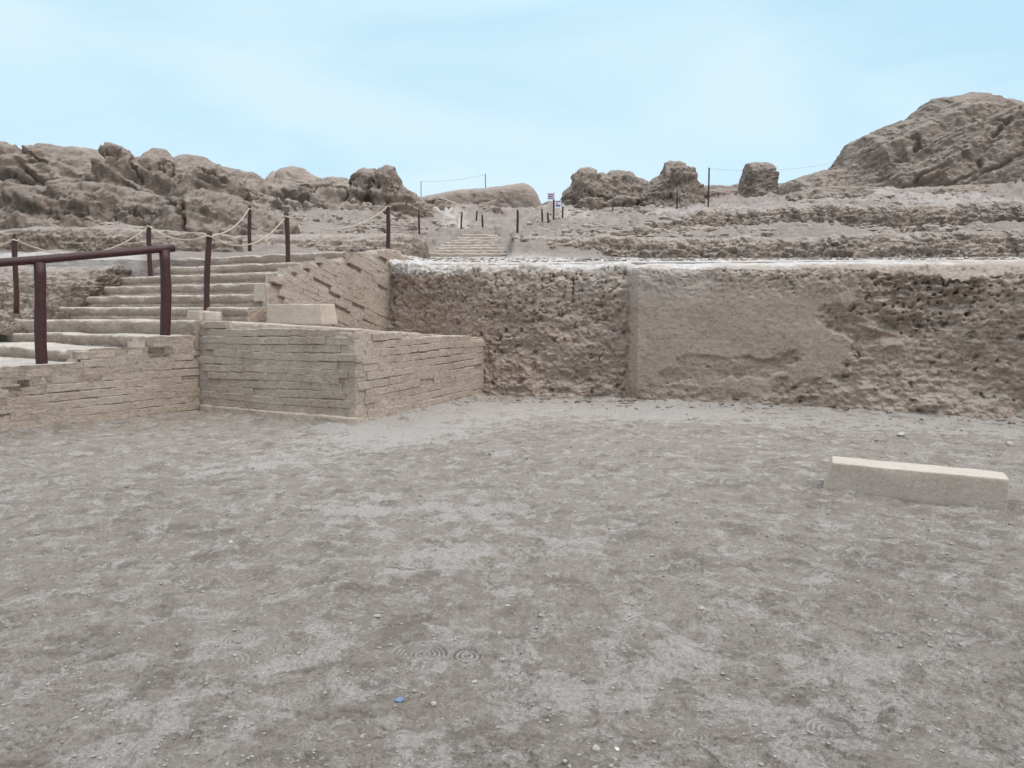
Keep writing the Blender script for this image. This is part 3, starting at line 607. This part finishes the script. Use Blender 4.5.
def lay_bricks(parent, p0, p1, z0f, ztf, depth=.0, course=.106, tilt=0.0, nrm=None, skip=0.03, maxn=280, seed=0, frac0=0.0):
    """courses along p0->p1 (world xy). nrm = outward normal in xy."""
    r = random.Random(seed); p0 = np.array(p0, float); p1 = np.array(p1, float); Ln = float(np.linalg.norm(p1-p0)); d = (p1-p0)/Ln
    ang = math.atan2(d[1], d[0]); nrm = np.array(nrm, float)/np.linalg.norm(nrm); cnt = 0; made = []
    zmax = max(ztf(0), ztf(Ln/2), ztf(Ln)); j = 0; zc_ = min(z0f(0), z0f(Ln))-abs(math.tan(tilt))*Ln*(1 if tilt else 0)
    while zc_ < zmax+abs(math.tan(tilt))*Ln:
        cpr = r.uniform(-.006, .006)
        s = -r.uniform(0, .3); cj = course*r.uniform(.92, 1.08); 
        while s < Ln and cnt < maxn:
            me, L0 = BR[r.randrange(len(BR))]
            c = s+L0/2; wob = .012*math.sin(c*2.3+j)
            zz = zc_+cj/2+wob+math.tan(tilt)*c
            lo, hi = z0f(c), ztf(c)
            if zz-cj/2 > lo-.03 and zz+cj/2 < hi+.012 and -.02 < c-L0/2 and c+L0/2 < Ln+.03 and r.random() > skip:
                o = bpy.data.objects.new('brick', me); COL.objects.link(o); o.parent = parent
                pr = depth - .018 + cpr*.7 + r.uniform(-.004, .004)
                q = p0+d*c+nrm*(pr-.055)
                o.location = Vector((q[0], q[1], zz))-parent.location
                o.rotation_euler = (r.uniform(-.02, .02), (-math.atan(math.tan(tilt)))*(1 if (d[1]*nrm[0]-d[0]*nrm[1]) >= 0 else -1)+r.uniform(-.02, .02), ang+(math.pi if (d[1]*nrm[0]-d[0]*nrm[1]) < 0 else 0)+r.uniform(-.012, .012))
                cnt += 1
            s += L0-.010
        zc_ += cj-.004; j += 1
    return cnt

def brick_amp(a1=.012, a2=.008, seed=0, lay=.104):
    def f(P, s, L_):
        gap = np.abs(((P[..., 2]+.02*fbm(P*1.5, 2, seed+3))/lay) % 1-.5)*2          # 1 at joints
        return a1*fbm(P*2.5, 4, seed) + a2*fbm(P*11, 3, seed+1) - .014*sstep(.72, .98, gap)*sstep(-.1, .2, fbm(P*3, 2, seed+5))
    return f

# platform ------------------------------------------------------------------------
pl = empty('mud_brick_platform', (C0[0], C0[1], 0)); tag(pl, 'low L-cornered mud brick platform jutting into the courtyard beside the stairs', 'platform')
bpy.context.view_layer.update()
p_path = [tuple(uv(2.82, 0)), tuple(uv(0, 0)), tuple(uv(0, 3.75))]
p_in = [tuple(uv(2.82, 1.2)), tuple(uv(1.9, 1.6)), tuple(uv(2.2, 3.9))]
pz = [1.375, 1.275, 1.05]
core, _ = shell('core', p_path, 'mortar', pz, p_in, 620, 130, 40, brick_amp(.022, .010, 300), round_=.03, batter=.03)
core.parent = pl; core.location = -Vector(pl.location)
Lf = 2.82; ztF = lambda c: 1.375-(.10)*c/Lf
lay_bricks(pl, uv(2.82, 0), uv(0, 0), lambda c: .13, ztF, .012, nrm=-Vv, seed=1)
LR = 3.75; ztR = lambda c: 1.275-.225*c/LR
lay_bricks(pl, uv(0, 0), uv(0, 3.75), lambda c: -.02, ztR, .010, nrm=-U, seed=2)
# protruding footing course along the front
fpth = [tuple(uv(2.78, -.07)), tuple(uv(-.03, -.10)), tuple(uv(-.035, .15))]
fin = [tuple(uv(2.78, .1)), tuple(uv(.1, .1)), tuple(uv(.1, .15))]
ft, _ = shell('footing', fpth, 'mortar', [.15, .13, .12], fin, 300, 24, 8, lambda P, s, L_: .025*fbm(P*3, 4, 320)+.008*fbm(P*12, 2, 321), round_=.03, batter=.03)
ft.parent = pl; ft.location = -Vector(pl.location)

# steps -----------------------------------------------------------------------------
def step_mesh(u0, u1, v0, v1, z0, z1, seed, bow=.02, axes=None, nose=.02, dens=22, crumble=.5):
    """one stair tread: wraps riser, nosing, tread; plus end caps. u0<u1"""
    n = max(8, int(abs(u1-u0)*dens)); us = np.linspace(u0, u1, n)
    prof = [(0.03, 0), (0, .15), (0, .3), (0.004, .42), (.022, .50), (0.002, .58), (0, .75), (.0, .86), (.010, .95), (.035, 1.0), (.08, 1.0), (.14, 1.0), (.22, 1), (.3, 1), (.4, 1), (.6, 1), (1, 1)]
    A = axes or (C0, U, Vv)
    P = np.zeros((n, len(prof), 3))
    for k, (a, b) in enumerate(prof):
        v = v0+(v1-v0)*a if a > .14 else v0+a
        xy = A[0][None]+us[:, None]*A[1][None]+v*A[2][None]
        P[:, k, :2] = xy; P[:, k, 2] = z0+(z1-z0)*b
    wob = .03*fbm(np.stack([us*1.1, us*0, us*0+seed*3.7], -1), 4, 400)+.02*fbm(np.stack([us*4, us*0, us*0+seed*1.7], -1), 3, 401)
    P[:, :, 2] += (wob*crumble)[:, None]*np.array([b for a, b in prof])[None]
    P[:, :, :2] += (wob*1.3)[:, None, None]*A[2][None, None]*np.array([1 if a < .15 else 0 for a, b in prof])[None, :, None]
    nse = .028*fbm(P*np.array([2.5, 2.5, 9]), 4, 410+seed)+.014*fbm(P*15, 3, 420+seed)
    P[..., :2] -= nse[..., None]*A[2]; P[..., 2] += nse*.6
    V = P.reshape(-1, 3); Fq = grid_faces(n, len(prof), True)
    me = mesh_np('step', V, Fq)
    bm = bmesh.new(); bm.from_mesh(me); bm.verts.ensure_lookup_table(); m = len(prof)
    for i0 in (0, n-1):
        vs = [bm.verts[i0*m+k] for k in range(m)]
        q = V[i0*m+m-1].copy(); q[2] = V[i0*m][2]; nv_ = bm.verts.new(q); vs.append(nv_)
        try: bm.faces.new(vs)
        except Exception: pass
        bm.verts.ensure_lookup_table()
    bmesh.ops.recalc_face_normals(bm, faces=bm.faces); bm.to_mesh(me); bm.free(); me.materials.append(M['step'])
    return me
def add_step(parent, *a, **k):
    me = step_mesh(*a, **k); o = link('step', me, None, parent); o.location = -Vector(parent.location); return o

up = empty('upper_stairway', (*uv(2.4, .5), 1.33)); tag(up, 'wide upper flight of worn earthen steps rising behind the brick platform', 'stairs')
NST = 6; RUN = .46
lpx = [-330, 56, 66, 98, 112, 128]
ztops = [1.575+.197*k for k in range(NST)]
rend = [270, 272, 277, 292, 312, 333, 354, 378]
FL = 2.30                                   # u of the brick flank
for k in range(NST):
    v0 = .50+RUN*k; ul = u_for_px(lpx[k], v0); ur = FL+.02
    add_step(up, ur, ul, v0, v0+(RUN+.14 if k < NST-1 else 2.2), ztops[k]-.26, ztops[k], k, dens=26)
    # short broken remnant steps that stand at the ragged left end
add_step(up, u_for_px(35, .45), u_for_px(-330, .45), .80, 1.9, 1.55, zat(297, 12.2), 31)
add_step(up, u_for_px(96, 1.75), u_for_px(58, 1.75), 1.62, 2.3, 1.7, zat(283, 13.2), 32)
add_step(up, u_for_px(136, 2.5), u_for_px(78, 2.5), 2.45, 3.0, 1.9, zat(271, 14), 33)
# flank wall of the upper stairway with sloping courses
vend = 4.6
def ztop_fl(c):                            # c measured from v=.62 away
    v = .88+c; v = .62+math.floor((v-.62)/.27)*.27+.13; return float(np.interp(v, [.62, .9, 1.05, 1.55, 2.3, 2.85, 4.1, 4.6], [1.62, 1.72, 1.98, 2.2, 2.35, 2.45, 2.70, 2.72]))
fl_path = [tuple(uv(FL+.12, .90)), tuple(uv(FL, .88)), tuple(uv(FL-.02, vend))]
fl_in = [tuple(uv(FL+.35, 1.0)), tuple(uv(FL+.35, .95)), tuple(uv(FL+.35, vend))]
def zsh(s): return ztop_fl(max(0, s-.12))
fl, _ = shell('flank', fl_path, 'mortar', zsh, fl_in, 420, 90, 10, brick_amp(.026, .010, 330), round_=.03, zbase=.9)
fl.parent = up; fl.location = -Vector(up.location)
lay_bricks(up, uv(FL-.012, .88), uv(FL-.03, vend), lambda c: .95, ztop_fl, .012, nrm=-U, tilt=-R(17), seed=6, course=.10, skip=.08)
# lower stairway --------------------------------------------------------------------
LA = np.array([-4.57, 10.5]); LV = np.array([1.57, 1.86]); LV = LV/np.linalg.norm(LV); LU = np.array([-.84, .54])
lo = empty('lower_stairway', (-5.6, 9.6, 0)); tag(lo, 'lower stepped mud brick flight at the left edge with the handrail set in it', 'stairs')
lz = [.50, .67, .84, 1.005, 1.165]
lv = [-3.3, -2.49, -1.50, -.68, 0.12]           # back ends along LV measured from LA
v_edges = [-4.1, -3.3, -2.46, -1.50, -.72]
axes = (LA, LU, LV)
for k in range(5):
    add_step(lo, .0, 9.0, v_edges[k], v_edges[k]+1.15 if k < 4 else .2, lz[k]-.3, lz[k], 50+k, axes=axes, dens=22, crumble=.8)
add_step(up, 2.80, 12.5, -.06, .66, .95, 1.375, 60, dens=20)      # the front edge of the platform level running on to the left
vs_ = [-5.5]+v_edges[1:]+[0.05]
def zlow(s):                                # s from near end
    v = -5.5+s
    for k in range(4, -1, -1):
        if v >= v_edges[k]: return lz[k]-.005
    return .35
pA = LA+LV*-5.5; pB = LA+LV*.05
lw, _ = shell('core', [tuple(pA), tuple(pB)], 'mortar', zlow, [tuple(pA+LU*.5), tuple(pB+LU*.5)], 560, 110, 10, brick_amp(.024, .010, 340), round_=.03, batter=.04)
lw.parent = lo; lw.location = -Vector(lo.location)
nrmL = np.array([LV[1], -LV[0]])
lay_bricks(lo, pA, pB, lambda c: -.02, zlow, .006, nrm=nrmL, seed=9)

# rubble bank at the ragged left end of the upper flight
def zb1(px, Y): return 1.1
ruin('rubble_bank', 'crumbling pale rubble bank left of the upper steps, behind the handrail', 'bank',
     [(-200, 268, 14.4), (0, 266, 14.0), (40, 267, 13.9), (80, 267, 13.9), (120, 266, 14.2), (150, 262, 15.0), (175, 266, 15.6)],
     2.0, 'rubble', 131, .20, .55, 1.9, 110, .7, sink=.3, fine=.05, zfn=zb1)

# ------------------------------------------------------------------ blocks
def block(name, label, cat, size, loc, rz, mat, seed, taper=(0, 0), parent=None, nsub=10, group=None, skew=0):
    bm = bmesh.new(); bmesh.ops.create_cube(bm, size=1)
    for v in bm.verts:
        t = (v.co.z+.5)
        if v.co.x < 0: v.co.x -= skew/size[0]*(1-t)+(skew*.5/size[0] if v.co.y > 0 else 0)
        v.co.x *= size[0]-taper[0]*t; v.co.y *= size[1]-taper[1]*t; v.co.z = (v.co.z+.5)*size[2]
    bmesh.ops.bevel(bm, geom=bm.edges[:], offset=.012, segments=2, profile=.6, affect='EDGES')
    bmesh.ops.subdivide_edges(bm, edges=[e for e in bm.edges if e.calc_length() > .1], cuts=nsub, use_grid_fill=True)
    V = np.array([v.co[:] for v in bm.verts]); n = fbm(V*6+seed, 4, seed)*.006+fbm(V*25+seed, 2, seed)*.002
    chip = fbm(V*9+seed, 3, seed+2)
    for v, a, ch in zip(bm.verts, n, chip):
        v.co += v.normal*float(a)
        ex = abs(abs(v.co.x)-size[0]/2) < .03; ey = abs(abs(v.co.y)-size[1]/2) < .03; ez = v.co.z > size[2]-.03
        if ex+ey+ez >= 2 and ch > .15: v.co -= v.normal*min(.007, (ch-.15)*.06)
    me = bpy.data.meshes.new(name); bm.to_mesh(me); bm.free()
    for p in me.polygons: p.use_smooth = True
    o = link(name, me, M[mat], parent); o.location = loc; o.rotation_euler = (0, 0, rz)
    if not parent: tag(o, label, cat, group)
    return o
a = ground_at(831, 492)[:2]; b = ground_at(1007, 512)[:2]
dv = b-a; Lb = float(np.linalg.norm(dv)); ang = math.atan2(dv[1], dv[0]); nrm = np.array([-dv[1], dv[0]])/Lb
cc = (a+b)/2+nrm*.16
block('kerb_block', 'long pale rectangular block lying on the open courtyard ground at the right', 'block', (Lb, .31, .275), (cc[0], cc[1], -.025), ang, 'block', 3, skew=.07)
# squared block on the platform
p = at(300, 322, 10.75)[:2]
block('kerb_block', 'squared pale block resting on top of the brick platform', 'block', (.98, .42, .30), (p[0]-.0, p[1]+.1, 1.315), math.atan2(-U[1], -U[0])+.10, 'block', 8, taper=(.06, .03))
# post pads
def pad(px, py, Y, w, h, d_, lab, mat='whiteblock', seed=1, rz=None):
    q = at(px, py, Y)
    return block('post_pad', lab, 'pad', (w, d_, h), (q[0], q[1]+d_*.3, q[2]), math.atan2(-U[1], -U[0]) if rz is None else rz, mat, seed, nsub=3)
pad(198, 320.5, 11.0, .27, .15, .25, 'grey left half of the paired blocks under the thick leaning rope post', 'block', 21)
pad(215, 321, 10.95, .27, .14, .25, 'white right half of the paired blocks under the thick leaning rope post', 'whiteblock', 22)

# ------------------------------------------------------------------ posts, rail, ropes
def tube(pts, rad, seg=10, closed_caps=True, wob=0, seed=0):
    pts = [Vector(p) for p in pts]; V = []; Fq = []
    r_ = random.Random(seed)
    for i, p in enumerate(pts):
        d = (pts[min(i+1, len(pts)-1)]-pts[max(i-1, 0)]).normalized()
        a = d.cross(Vector((0, 0, 1))) if abs(d.z) < .9 else d.cross(Vector((0, 1, 0))); a.normalize(); b = d.cross(a)
        rr = rad[i] if isinstance(rad, (list, tuple)) else rad
        for k in range(seg):
            t = 2*math.pi*k/seg; V.append(p+(a*math.cos(t)+b*math.sin(t))*rr*(1+r_.uniform(-wob, wob)))
    n = len(pts)
    for i in range(n-1):
        for k in range(seg): Fq.append((i*seg+k, i*seg+(k+1) % seg, (i+1)*seg+(k+1) % seg, (i+1)*seg+k))
    me = bpy.data.meshes.new('tube')
    faces = list(Fq)
    if closed_caps: faces += [tuple(range(seg))[::-1], tuple(range((n-1)*seg, n*seg))]
    me.from_pydata([tuple(v) for v in V], [], faces)
    for p in me.polygons: p.use_smooth = len(p.vertices) == 4
    me.update(); return me
def post_pts(bot, top, r, seed=0, n=9, bend=.008):
    bot = Vector(bot); top = Vector(top); rr = random.Random(seed); pts = []; rad = []
    for i in range(n):
        t = i/(n-1); q = bot.lerp(top, t); q.x += bend*math.sin(t*5+seed); q.y += bend*math.cos(t*4+seed)
        pts.append(q); rad.append(r*(1+rr.uniform(-.05, .05)))
    d = (top-bot).normalized()
    pts += [top+d*r*.25, top+d*r*.4]; rad += [r*.85, r*.45]
    return pts, rad
POST = {}
def rope_post(key, xb, yb, xt, yt, Y, wpx, label, group='rope posts', loops=True, name='rope_post', cat='post', sinkz=.12):
    bot = at(xb, yb, Y); top = at(xt, yt, Y); r = wpx*.43*Y/F
    base = Vector((bot[0], bot[1], bot[2]))
    pts, rad = post_pts((bot[0], bot[1], bot[2]-sinkz), top, r, seed=len(POST))
    e = empty(name, base); tag(e, label, cat, group)
    me = tube([p-base for p in pts], rad, 12, True, .03, len(POST)); link('shaft', me, M['paint'] if wpx > 1.7 else M['pole'], e)
    if loops:
        L2 = tube([Vector(((r*1.25)*math.cos(t), (r*1.25)*math.sin(t), .0+.008*math.sin(3*t)))+Vector(top)-base-Vector((0, 0, .07)) for t in [i*math.pi/6 for i in range(13)]], .014, 6, False); link('rope_loop', L2, M['rope'], e)
    POST[key] = Vector(top)-Vector((0, 0, .06)); return e
rope_post('A', 15.5, 306, 15, 236, 11.6, 5.4, 'rope post at the far left, seen beyond the handrail')
rope_post('B', 150, 281, 149, 223, 13.8, 5.0, 'rope post behind the right end of the handrail')
rope_post('C', 206, 311, 209, 232, 11.15, 6.4, 'thick leaning rope post standing on the paired pale blocks')
rope_post('D', 250, 251, 249, 206, 16.6, 4.2, 'rope post at the top of the steps, second dark post right of the handrail')
rope_post('E', 289, 277, 286, 213, 13.0, 5.4, 'rope post leaning left on the right-hand edge of the upper steps')
rope_post('F', 388, 251, 388, 203.5, 16.2, 4.6, 'rope post standing alone at the corner where the pale wall top begins')
far = [('G', 419, 237, 419, 211, 30, 2.3, 'distant post left of the far steps, below the double-humped ruin'),
 ('H', 460.5, 234, 462, 212, 34, 2.0, 'distant post at the upper left corner of the far steps'),
 ('I', 475.5, 229, 477, 211, 38, 2.0, 'thin distant post, farthest of the three at the left of the far steps'),
 ('J', 484, 233.5, 482, 215, 33, 2.3, 'distant post leaning left at the top middle of the far steps'),
 ('K', 517.5, 235.5, 517.5, 210, 29.5, 2.6, 'distant post at the right end of the far steps'),
 ('L', 542.5, 232, 542, 209.5, 33, 2.2, 'leftmost of the posts clustered under the signs'),
 ('M', 548.5, 232, 548, 213, 34, 2.2, 'shortest of the posts clustered under the signs'),
 ('O', 562, 226, 563, 207, 38, 2.0, 'rightmost of the posts clustered under the signs')]
for f_ in far: rope_post(*f_, group='distant posts by the far steps', loops=False, sinkz=.5)
rope_post('Q', 613, 219, 613, 201, 42, 1.5, 'thin dark stake in front of the jagged ruined wall', group='thin stakes on the hillside', loops=False, name='stake', cat='stake', sinkz=.8)
rope_post('R', 677.5, 212, 677, 191, 40, 1.8, 'thin stake below the tower stump on the heap', group='thin stakes on the hillside', loops=False, name='stake', cat='stake', sinkz=.8)
rope_post('T', 708.5, 212, 709, 168, 40, 1.8, 'tall thin pole standing against the sky between the two tower stumps', group=None, loops=False, name='utility_pole', cat='pole', sinkz=.8)
rope_post('S', 28.5, 229, 28, 202, 24, 1.6, 'thin grey stake in front of the left ridge', group='thin stakes on the hillside', loops=False, name='stake', cat='stake', sinkz=.8)
rope_post('V', 421, 205, 421, 181.5, 95, .8, 'tiny faint pole on the skyline left of the smooth distant wall', group=None, loops=False, name='utility_pole', cat='pole', sinkz=1)
rope_post('X', 485.5, 196, 485.5, 174, 95, .9, 'tiny faint pole rising from the smooth distant wall', group=None, loops=False, name='utility_pole', cat='pole', sinkz=1)

def rope(a, b, sag, label, r=.011, mat='rope', name='rope', cat='rope', group='cream ropes strung between posts', n=28):
    a = Vector(a); b = Vector(b)
    pts = [a.lerp(b, i/n)-Vector((0, 0, sag*4*(i/n)*(1-i/n))) for i in range(n+1)]
    o = link(name, tube(pts, r, 6), M[mat]); tag(o, label, cat, group); return o
rope(at(-190, 262, 11.0), POST['A'], .25, 'short rope running off the left edge from the far left post')
rope(POST['A'], POST['B'], .36, 'long sagging rope behind the handrail, joining the far left post and the next')
rope(POST['B'], POST['C'], .14, 'rope from the post behind the handrail end to the thick leaning post', r=.012)
rope(POST['C'], POST['D'], .14, 'rope climbing from the thick leaning post to the post at the top of the steps')
rope(POST['C'], POST['E'], .30, 'rope from the thick leaning post to the post on the right edge of the steps')
rope(POST['E'], POST['F'], .34, 'long rope drooping from the right edge of the steps to the corner post', r=.012)
rope(POST['G'], POST['H'], .4, 'faint distant rope beside the far steps', r=.01)
rope(POST['K'], POST['L'], .25, 'faint distant rope right of the far steps', r=.01)
wires = [((421, 181.5, 95), (485.5, 174.5, 95), .9, 'very faint wire between the two tiny skyline poles'),
         ((709, 168.5, 40), (838, 162, 44), .9, 'faint wire running from the tall thin pole to the huge right mound')]
for a_, b_, sg, lb in wires: rope(at(*a_), at(*b_), sg*.3, lb, r=.006 if a_[2] < 60 else .015, mat='wire', name='overhead_wire', cat='wire', group='faint overhead wires')

# signs
def sign(x0, x1, y0_, y1_, Y, label, rows_):
    a = at(x0, y1_, Y); b = at(x1, y0_, Y); c = (a+b)/2; w = b[0]-a[0]; h = b[2]-a[2]
    e = empty('sign_board', Vector((c[0], c[1], a[2]))); tag(e, label, 'sign', 'two small signs on the distant post')
    def bx(nm, cx, cz, ww, hh, yy, dd, mt):
        bm = bmesh.new(); bmesh.ops.create_cube(bm, size=1)
        for v in bm.verts: v.co = Vector((v.co.x*ww+cx, v.co.y*dd+yy, v.co.z*hh+cz))
        me = bpy.data.meshes.new(nm); bm.to_mesh(me); bm.free(); link(nm, me, M[mt], e)
    bx('panel', 0, h/2, w, h, 0, .03, 'signwhite')
    for (cx, cz, ww, hh) in rows_: bx('print', cx*w, cz*h, ww*w, hh*h, -.02, .008, 'signpurple')
rope_post('P', 553.5, 229, 554, 193, 36, 2.0, 'tallest post by the far steps, carrying the two small signs', group=None, loops=False, name='sign_post', sinkz=.6)
sign(547.5, 555, 193, 199.6, 35.9, 'upper small white and purple sign at the top left of its post', [(-.05, .80, .8, .16), (-.18, .48, .5, .22), (.22, .5, .2, .2), (0, .18, .8, .14)])
sign(555, 561.2, 200.3, 208, 35.9, 'lower small white and purple sign to the right of its post', [(0, .84, .8, .12), (0, .32, .75, .25), (-.2, .6, .25, .14)])

# handrail
hr_ = empty('handrail', Vector(at(42, 362, 8.95))); tag(hr_, 'thick dark maroon handrail on two posts at the left edge', 'handrail')
hb = Vector(hr_.location)
ytop = lambda px: 263-(px-0)*(263-248)/168
def hr_post(xb, yb, xt, yt, Y, w, s_):
    pts, rad = post_pts((*at(xb, yb, Y)[:2], at(xb, yb, Y)[2]-.15), at(xt, yt, Y), w/2*Y/F, s_, bend=.009)
    link('leg', tube([p-hb for p in pts[:-2]], rad[:-2], 16, True, .03, s_), M['paint'], hr_)
hr_post(42, 360, 38.5, 262, 9.12, 10.5, 3); hr_post(165, 333, 165, 250, 10.32, 9.6, 5)
A_ = Vector(at(-130, 272.5, 8.05)); m1 = Vector(at(38, 259.8, 9.12)); m2 = Vector(at(165, 248.6, 10.32)); m3 = Vector(at(174, 248.2, 10.40))
pts = [A_.lerp(m1, i/8) for i in range(8)]+[m1.lerp(m2, i/10) for i in range(10)]+[m2, m3]
link('rail', tube([p-hb for p in pts], [.053*(1+.015*math.sin(i*1.7)) for i in range(len(pts))], 18, True, .02, 9), M['paint'], hr_)
pts, rad = post_pts(at(-140, 420, 8.0), at(-130, 272, 8.05), .065, 11); link('leg', tube([p-hb for p in pts[:-2]], rad[:-2], 14), M['paint'], hr_)

# ------------------------------------------------------------------ far steps
fs = empty('far_steps', Vector((*at(466, 256, 27)[:2], zat(257, 27)))); tag(fs, 'small distant flight of pale steps in the middle of the terrace', 'stairs')
fa = (np.array([at(508, 250, 27)[0], 27.0]), np.array([-1.0, 0.0]), np.array([0.0, 1.0]))
zs0 = zat(257.5, 27); nfs = 8; dz = (zat(236, 30.6)-zs0)/nfs
lw_ = [at(508, 250, 27)[0]-at(x, 250, 27)[0] for x in (430, 432, 434, 437, 441, 446, 451, 455)]
for k in range(nfs):
    add_step(fs, -.15, lw_[k], -.1+.45*k, -.1+.45*k+(.6 if k < 7 else 3.0), zs0+dz*k-.3, zs0+dz*(k+1), 70+k, axes=fa, dens=12, crumble=1.0, nose=.02)
fs2 = empty('far_steps', Vector(at(560, 228, 33))); tag(fs2, 'faint single earthen step crossing behind the posts under the signs', 'stairs')
fb = (np.array([at(600, 230, 33)[0], 33.0]), np.array([-1.0, 0.0]), np.array([0.0, 1.0]))
add_step(fs2, 0, 6.5, 0, 2.0, zat(238, 33), zat(231, 33), 90, axes=fb, dens=10, crumble=1.0); add_step(fs2, .2, 6.0, 1.2, 3.2, zat(234, 34), zat(229, 34.2), 91, axes=fb, dens=10, crumble=1.0)

# ------------------------------------------------------------------ stones on the ground
def stone_mesh(seed, flat=.6):
    bm = bmesh.new(); bmesh.ops.create_icosphere(bm, subdivisions=2, radius=1); r = random.Random(seed)
    V = np.array([v.co[:] for v in bm.verts]); n = fbm(V*1.1+seed*7.1, 3, seed)*.55
    for v, a in zip(bm.verts, n): v.co *= (1+float(a)); v.co.z *= flat
    me = bpy.data.meshes.new('stone'); bm.to_mesh(me); bm.free()
    me.materials.append(M['stone']); return me
SM = [stone_mesh(k, .5+.3*(k % 3)/2) for k in range(6)]
stones = [(377, 621, .017, 'pale rounded stone just above the arched shoe print'), (508, 609, .012, 'small white-topped stone above and right of the round shoe print'), (499, 634, .010, 'small pale stone right of the round shoe print'),
 (475, 681, .012, 'small pale stone directly below the round shoe print'), (433, 703, .012, 'small dark stone just right of the blue scrap'), (231, 544, .014, 'pale stone alone in the left middle ground'), (743, 546, .012, 'tiny pale stone alone in the right middle ground'),
 (541, 620, .013, 'dark stone in the dusty middle of the foreground'), (596, 751, .014, 'dark stone at the bottom edge right of centre'), (617, 750, .010, 'small stone at the very bottom, right of a darker one'),
 (702, 612, .016, 'dark stone on the bare ground right of centre'), (652, 558, .014, 'small flat stone in the middle distance'), (467, 405, .035, 'lone stone on the ground by the platform end'), (901, 437, .04, 'dark stone on the pale ground behind the long block'),
 (1010, 447, .05, 'dark lump of earth on the pale ground at the right edge'), (862, 437, .03, 'small brown stone on the pale ground behind the long block'), (690, 420, .03, 'small clod near the foot of the smooth wall')]
for i, (px, py, r, lb) in enumerate(stones):
    q = ground_at(px, py); o = link('stone', SM[i % 6]); o.location = (q[0], q[1], gz(q[0], q[1])+r*.3); o.scale = (r*1.1, r, r*.9); o.rotation_euler = (0, 0, i*1.3); tag(o, lb, 'stone', 'loose stones on the courtyard')
q = ground_at(399, 704)
bs = bmesh.new(); bmesh.ops.create_icosphere(bs, subdivisions=2, radius=1)
V = np.array([v.co[:] for v in bs.verts]); n_ = fbm(V*1.4+3, 3, 5)*.6
for v, a_ in zip(bs.verts, n_): v.co *= (1+float(a_))
me = bpy.data.meshes.new('blue_scrap'); bs.to_mesh(me); bs.free(); o = link('blue_scrap', me, M['blue']); o.location = (q[0], q[1], gz(q[0], q[1])+.006); o.scale = (.018, .014, .010); tag(o, 'tiny bright blue scrap lying in the foreground dust', 'scrap')
# gravel: countless tiny crumbs
Vs = []; Fs = []; nb = 0
ico = bmesh.new(); bmesh.ops.create_icosphere(ico, subdivisions=1, radius=1); iv = np.array([v.co[:] for v in ico.verts]); fi = np.array([[v.index for v in f.verts] for f in ico.faces]); ico.free()
NG = 3600; ys = 312+(rng.random(NG)**.8)*(800-400)+84; xs = rng.uniform(-120, 1140, NG)
for px, py in zip(xs, ys):
    q = ground_at(px, py); 
    if q[1] > 12 or seg_dist(np.array([q[0]]), np.array([q[1]]), wall_base)[0] < .1 or (q[0] < -4 and q[1] > 8.3): continue
    r = .0018+.0032*rng.random()**3*(1+q[1]*.25); r *= (1+q[1]*.12)
    v = iv*(1+rng.uniform(-.25, .25, (12, 1)))*np.array([r*rng.uniform(.8, 1.5), r, r*.65])
    a_ = rng.uniform(0, 6.28); c_, s_ = math.cos(a_), math.sin(a_); v = v@np.array([[c_, s_, 0], [-s_, c_, 0], [0, 0, 1]])
    Vs.append(v+np.array([q[0], q[1], gz(q[0], q[1])+r*.25])); Fs.append(fi+nb); nb += 12
def scatter(name, label, n, pxr, Yr_, size, pw, flt=None):
    Vq = []; Fq_ = []; k = 0
    for i in range(n):
        px_ = rng.uniform(*pxr); Y_ = Yr_[0]+(Yr_[1]-Yr_[0])*rng.random()**pw
        if flt and not flt(px_, Y_): continue
        zz = tz(px_, Y_); r = size*(.3+.9*rng.random()**3)*(1+Y_/60)
        v = iv*(1+rng.uniform(-.3, .3, (12, 1)))*np.array([r*rng.uniform(.8, 1.6), r*rng.uniform(.8, 1.3), r*.75])
        a_ = rng.uniform(0, 6.28); c_, s_ = math.cos(a_), math.sin(a_); v = v@np.array([[c_, s_, 0], [-s_, c_, 0], [0, 0, 1]])
        Vq.append(v+np.array([(px_-512)/F*Y_, Y_, zz+r*.2])); Fq_.append(fi+k); k += 12
    o_ = link(name, mesh_np(name, np.concatenate(Vq), np.concatenate(Fq_), False), M['rubble']); tag(o_, label, 'rubble', kind='stuff')
scatter('loose_rubble', 'small dark clods strewn on the pale wall top', 2600, (392, 1100), (13.3, 22), .035, 1.6, lambda a, b: b > np.interp(a, bwx, bwy)+.5)
scatter('loose_rubble', 'loose rubble strewn over the slopes below the skyline ruins', 9000, (-60, 1120), (18.5, 50), .13, 1.0, lambda a, b: not (395 < a and b < (27.5 if a < 512 else 23.5)) and not (425 < a < 515 and b < 33))
Vq = []; Fq_ = []; k = 0
wp = np.array([(-.5, 12.5), (1.9, 12.0), (2.05, 11.8), (7.1, 9.9), (9.5, 8.95)])
for i in range(420):
    j = rng.integers(0, 4); t_ = rng.random(); q = wp[j]*(1-t_)+wp[j+1]*t_; off = rng.random()**2.2*.75
    q = q+np.array([-.36, -.93])*off+np.array([0, .05]); r = .008+.035*rng.random()**4
    v = iv*(1+rng.uniform(-.3, .3, (12, 1)))*np.array([r*1.3, r, r*.75])
    Vq.append(v+np.array([q[0], q[1], gz(q[0], q[1])+r*.2])); Fq_.append(fi+k); k += 12
tag(link('fallen_crumbs', mesh_np('fallen_crumbs', np.concatenate(Vq), np.concatenate(Fq_), False), M['rubble']), 'crumbs of earth fallen along the foot of the back wall', 'rubble', kind='stuff')
me = mesh_np('gravel', np.concatenate(Vs), np.concatenate(Fs), False)
tag(link('gravel', me, M['stone']), 'scattered crumbs and tiny pebbles over the courtyard dust', 'gravel', kind='stuff')
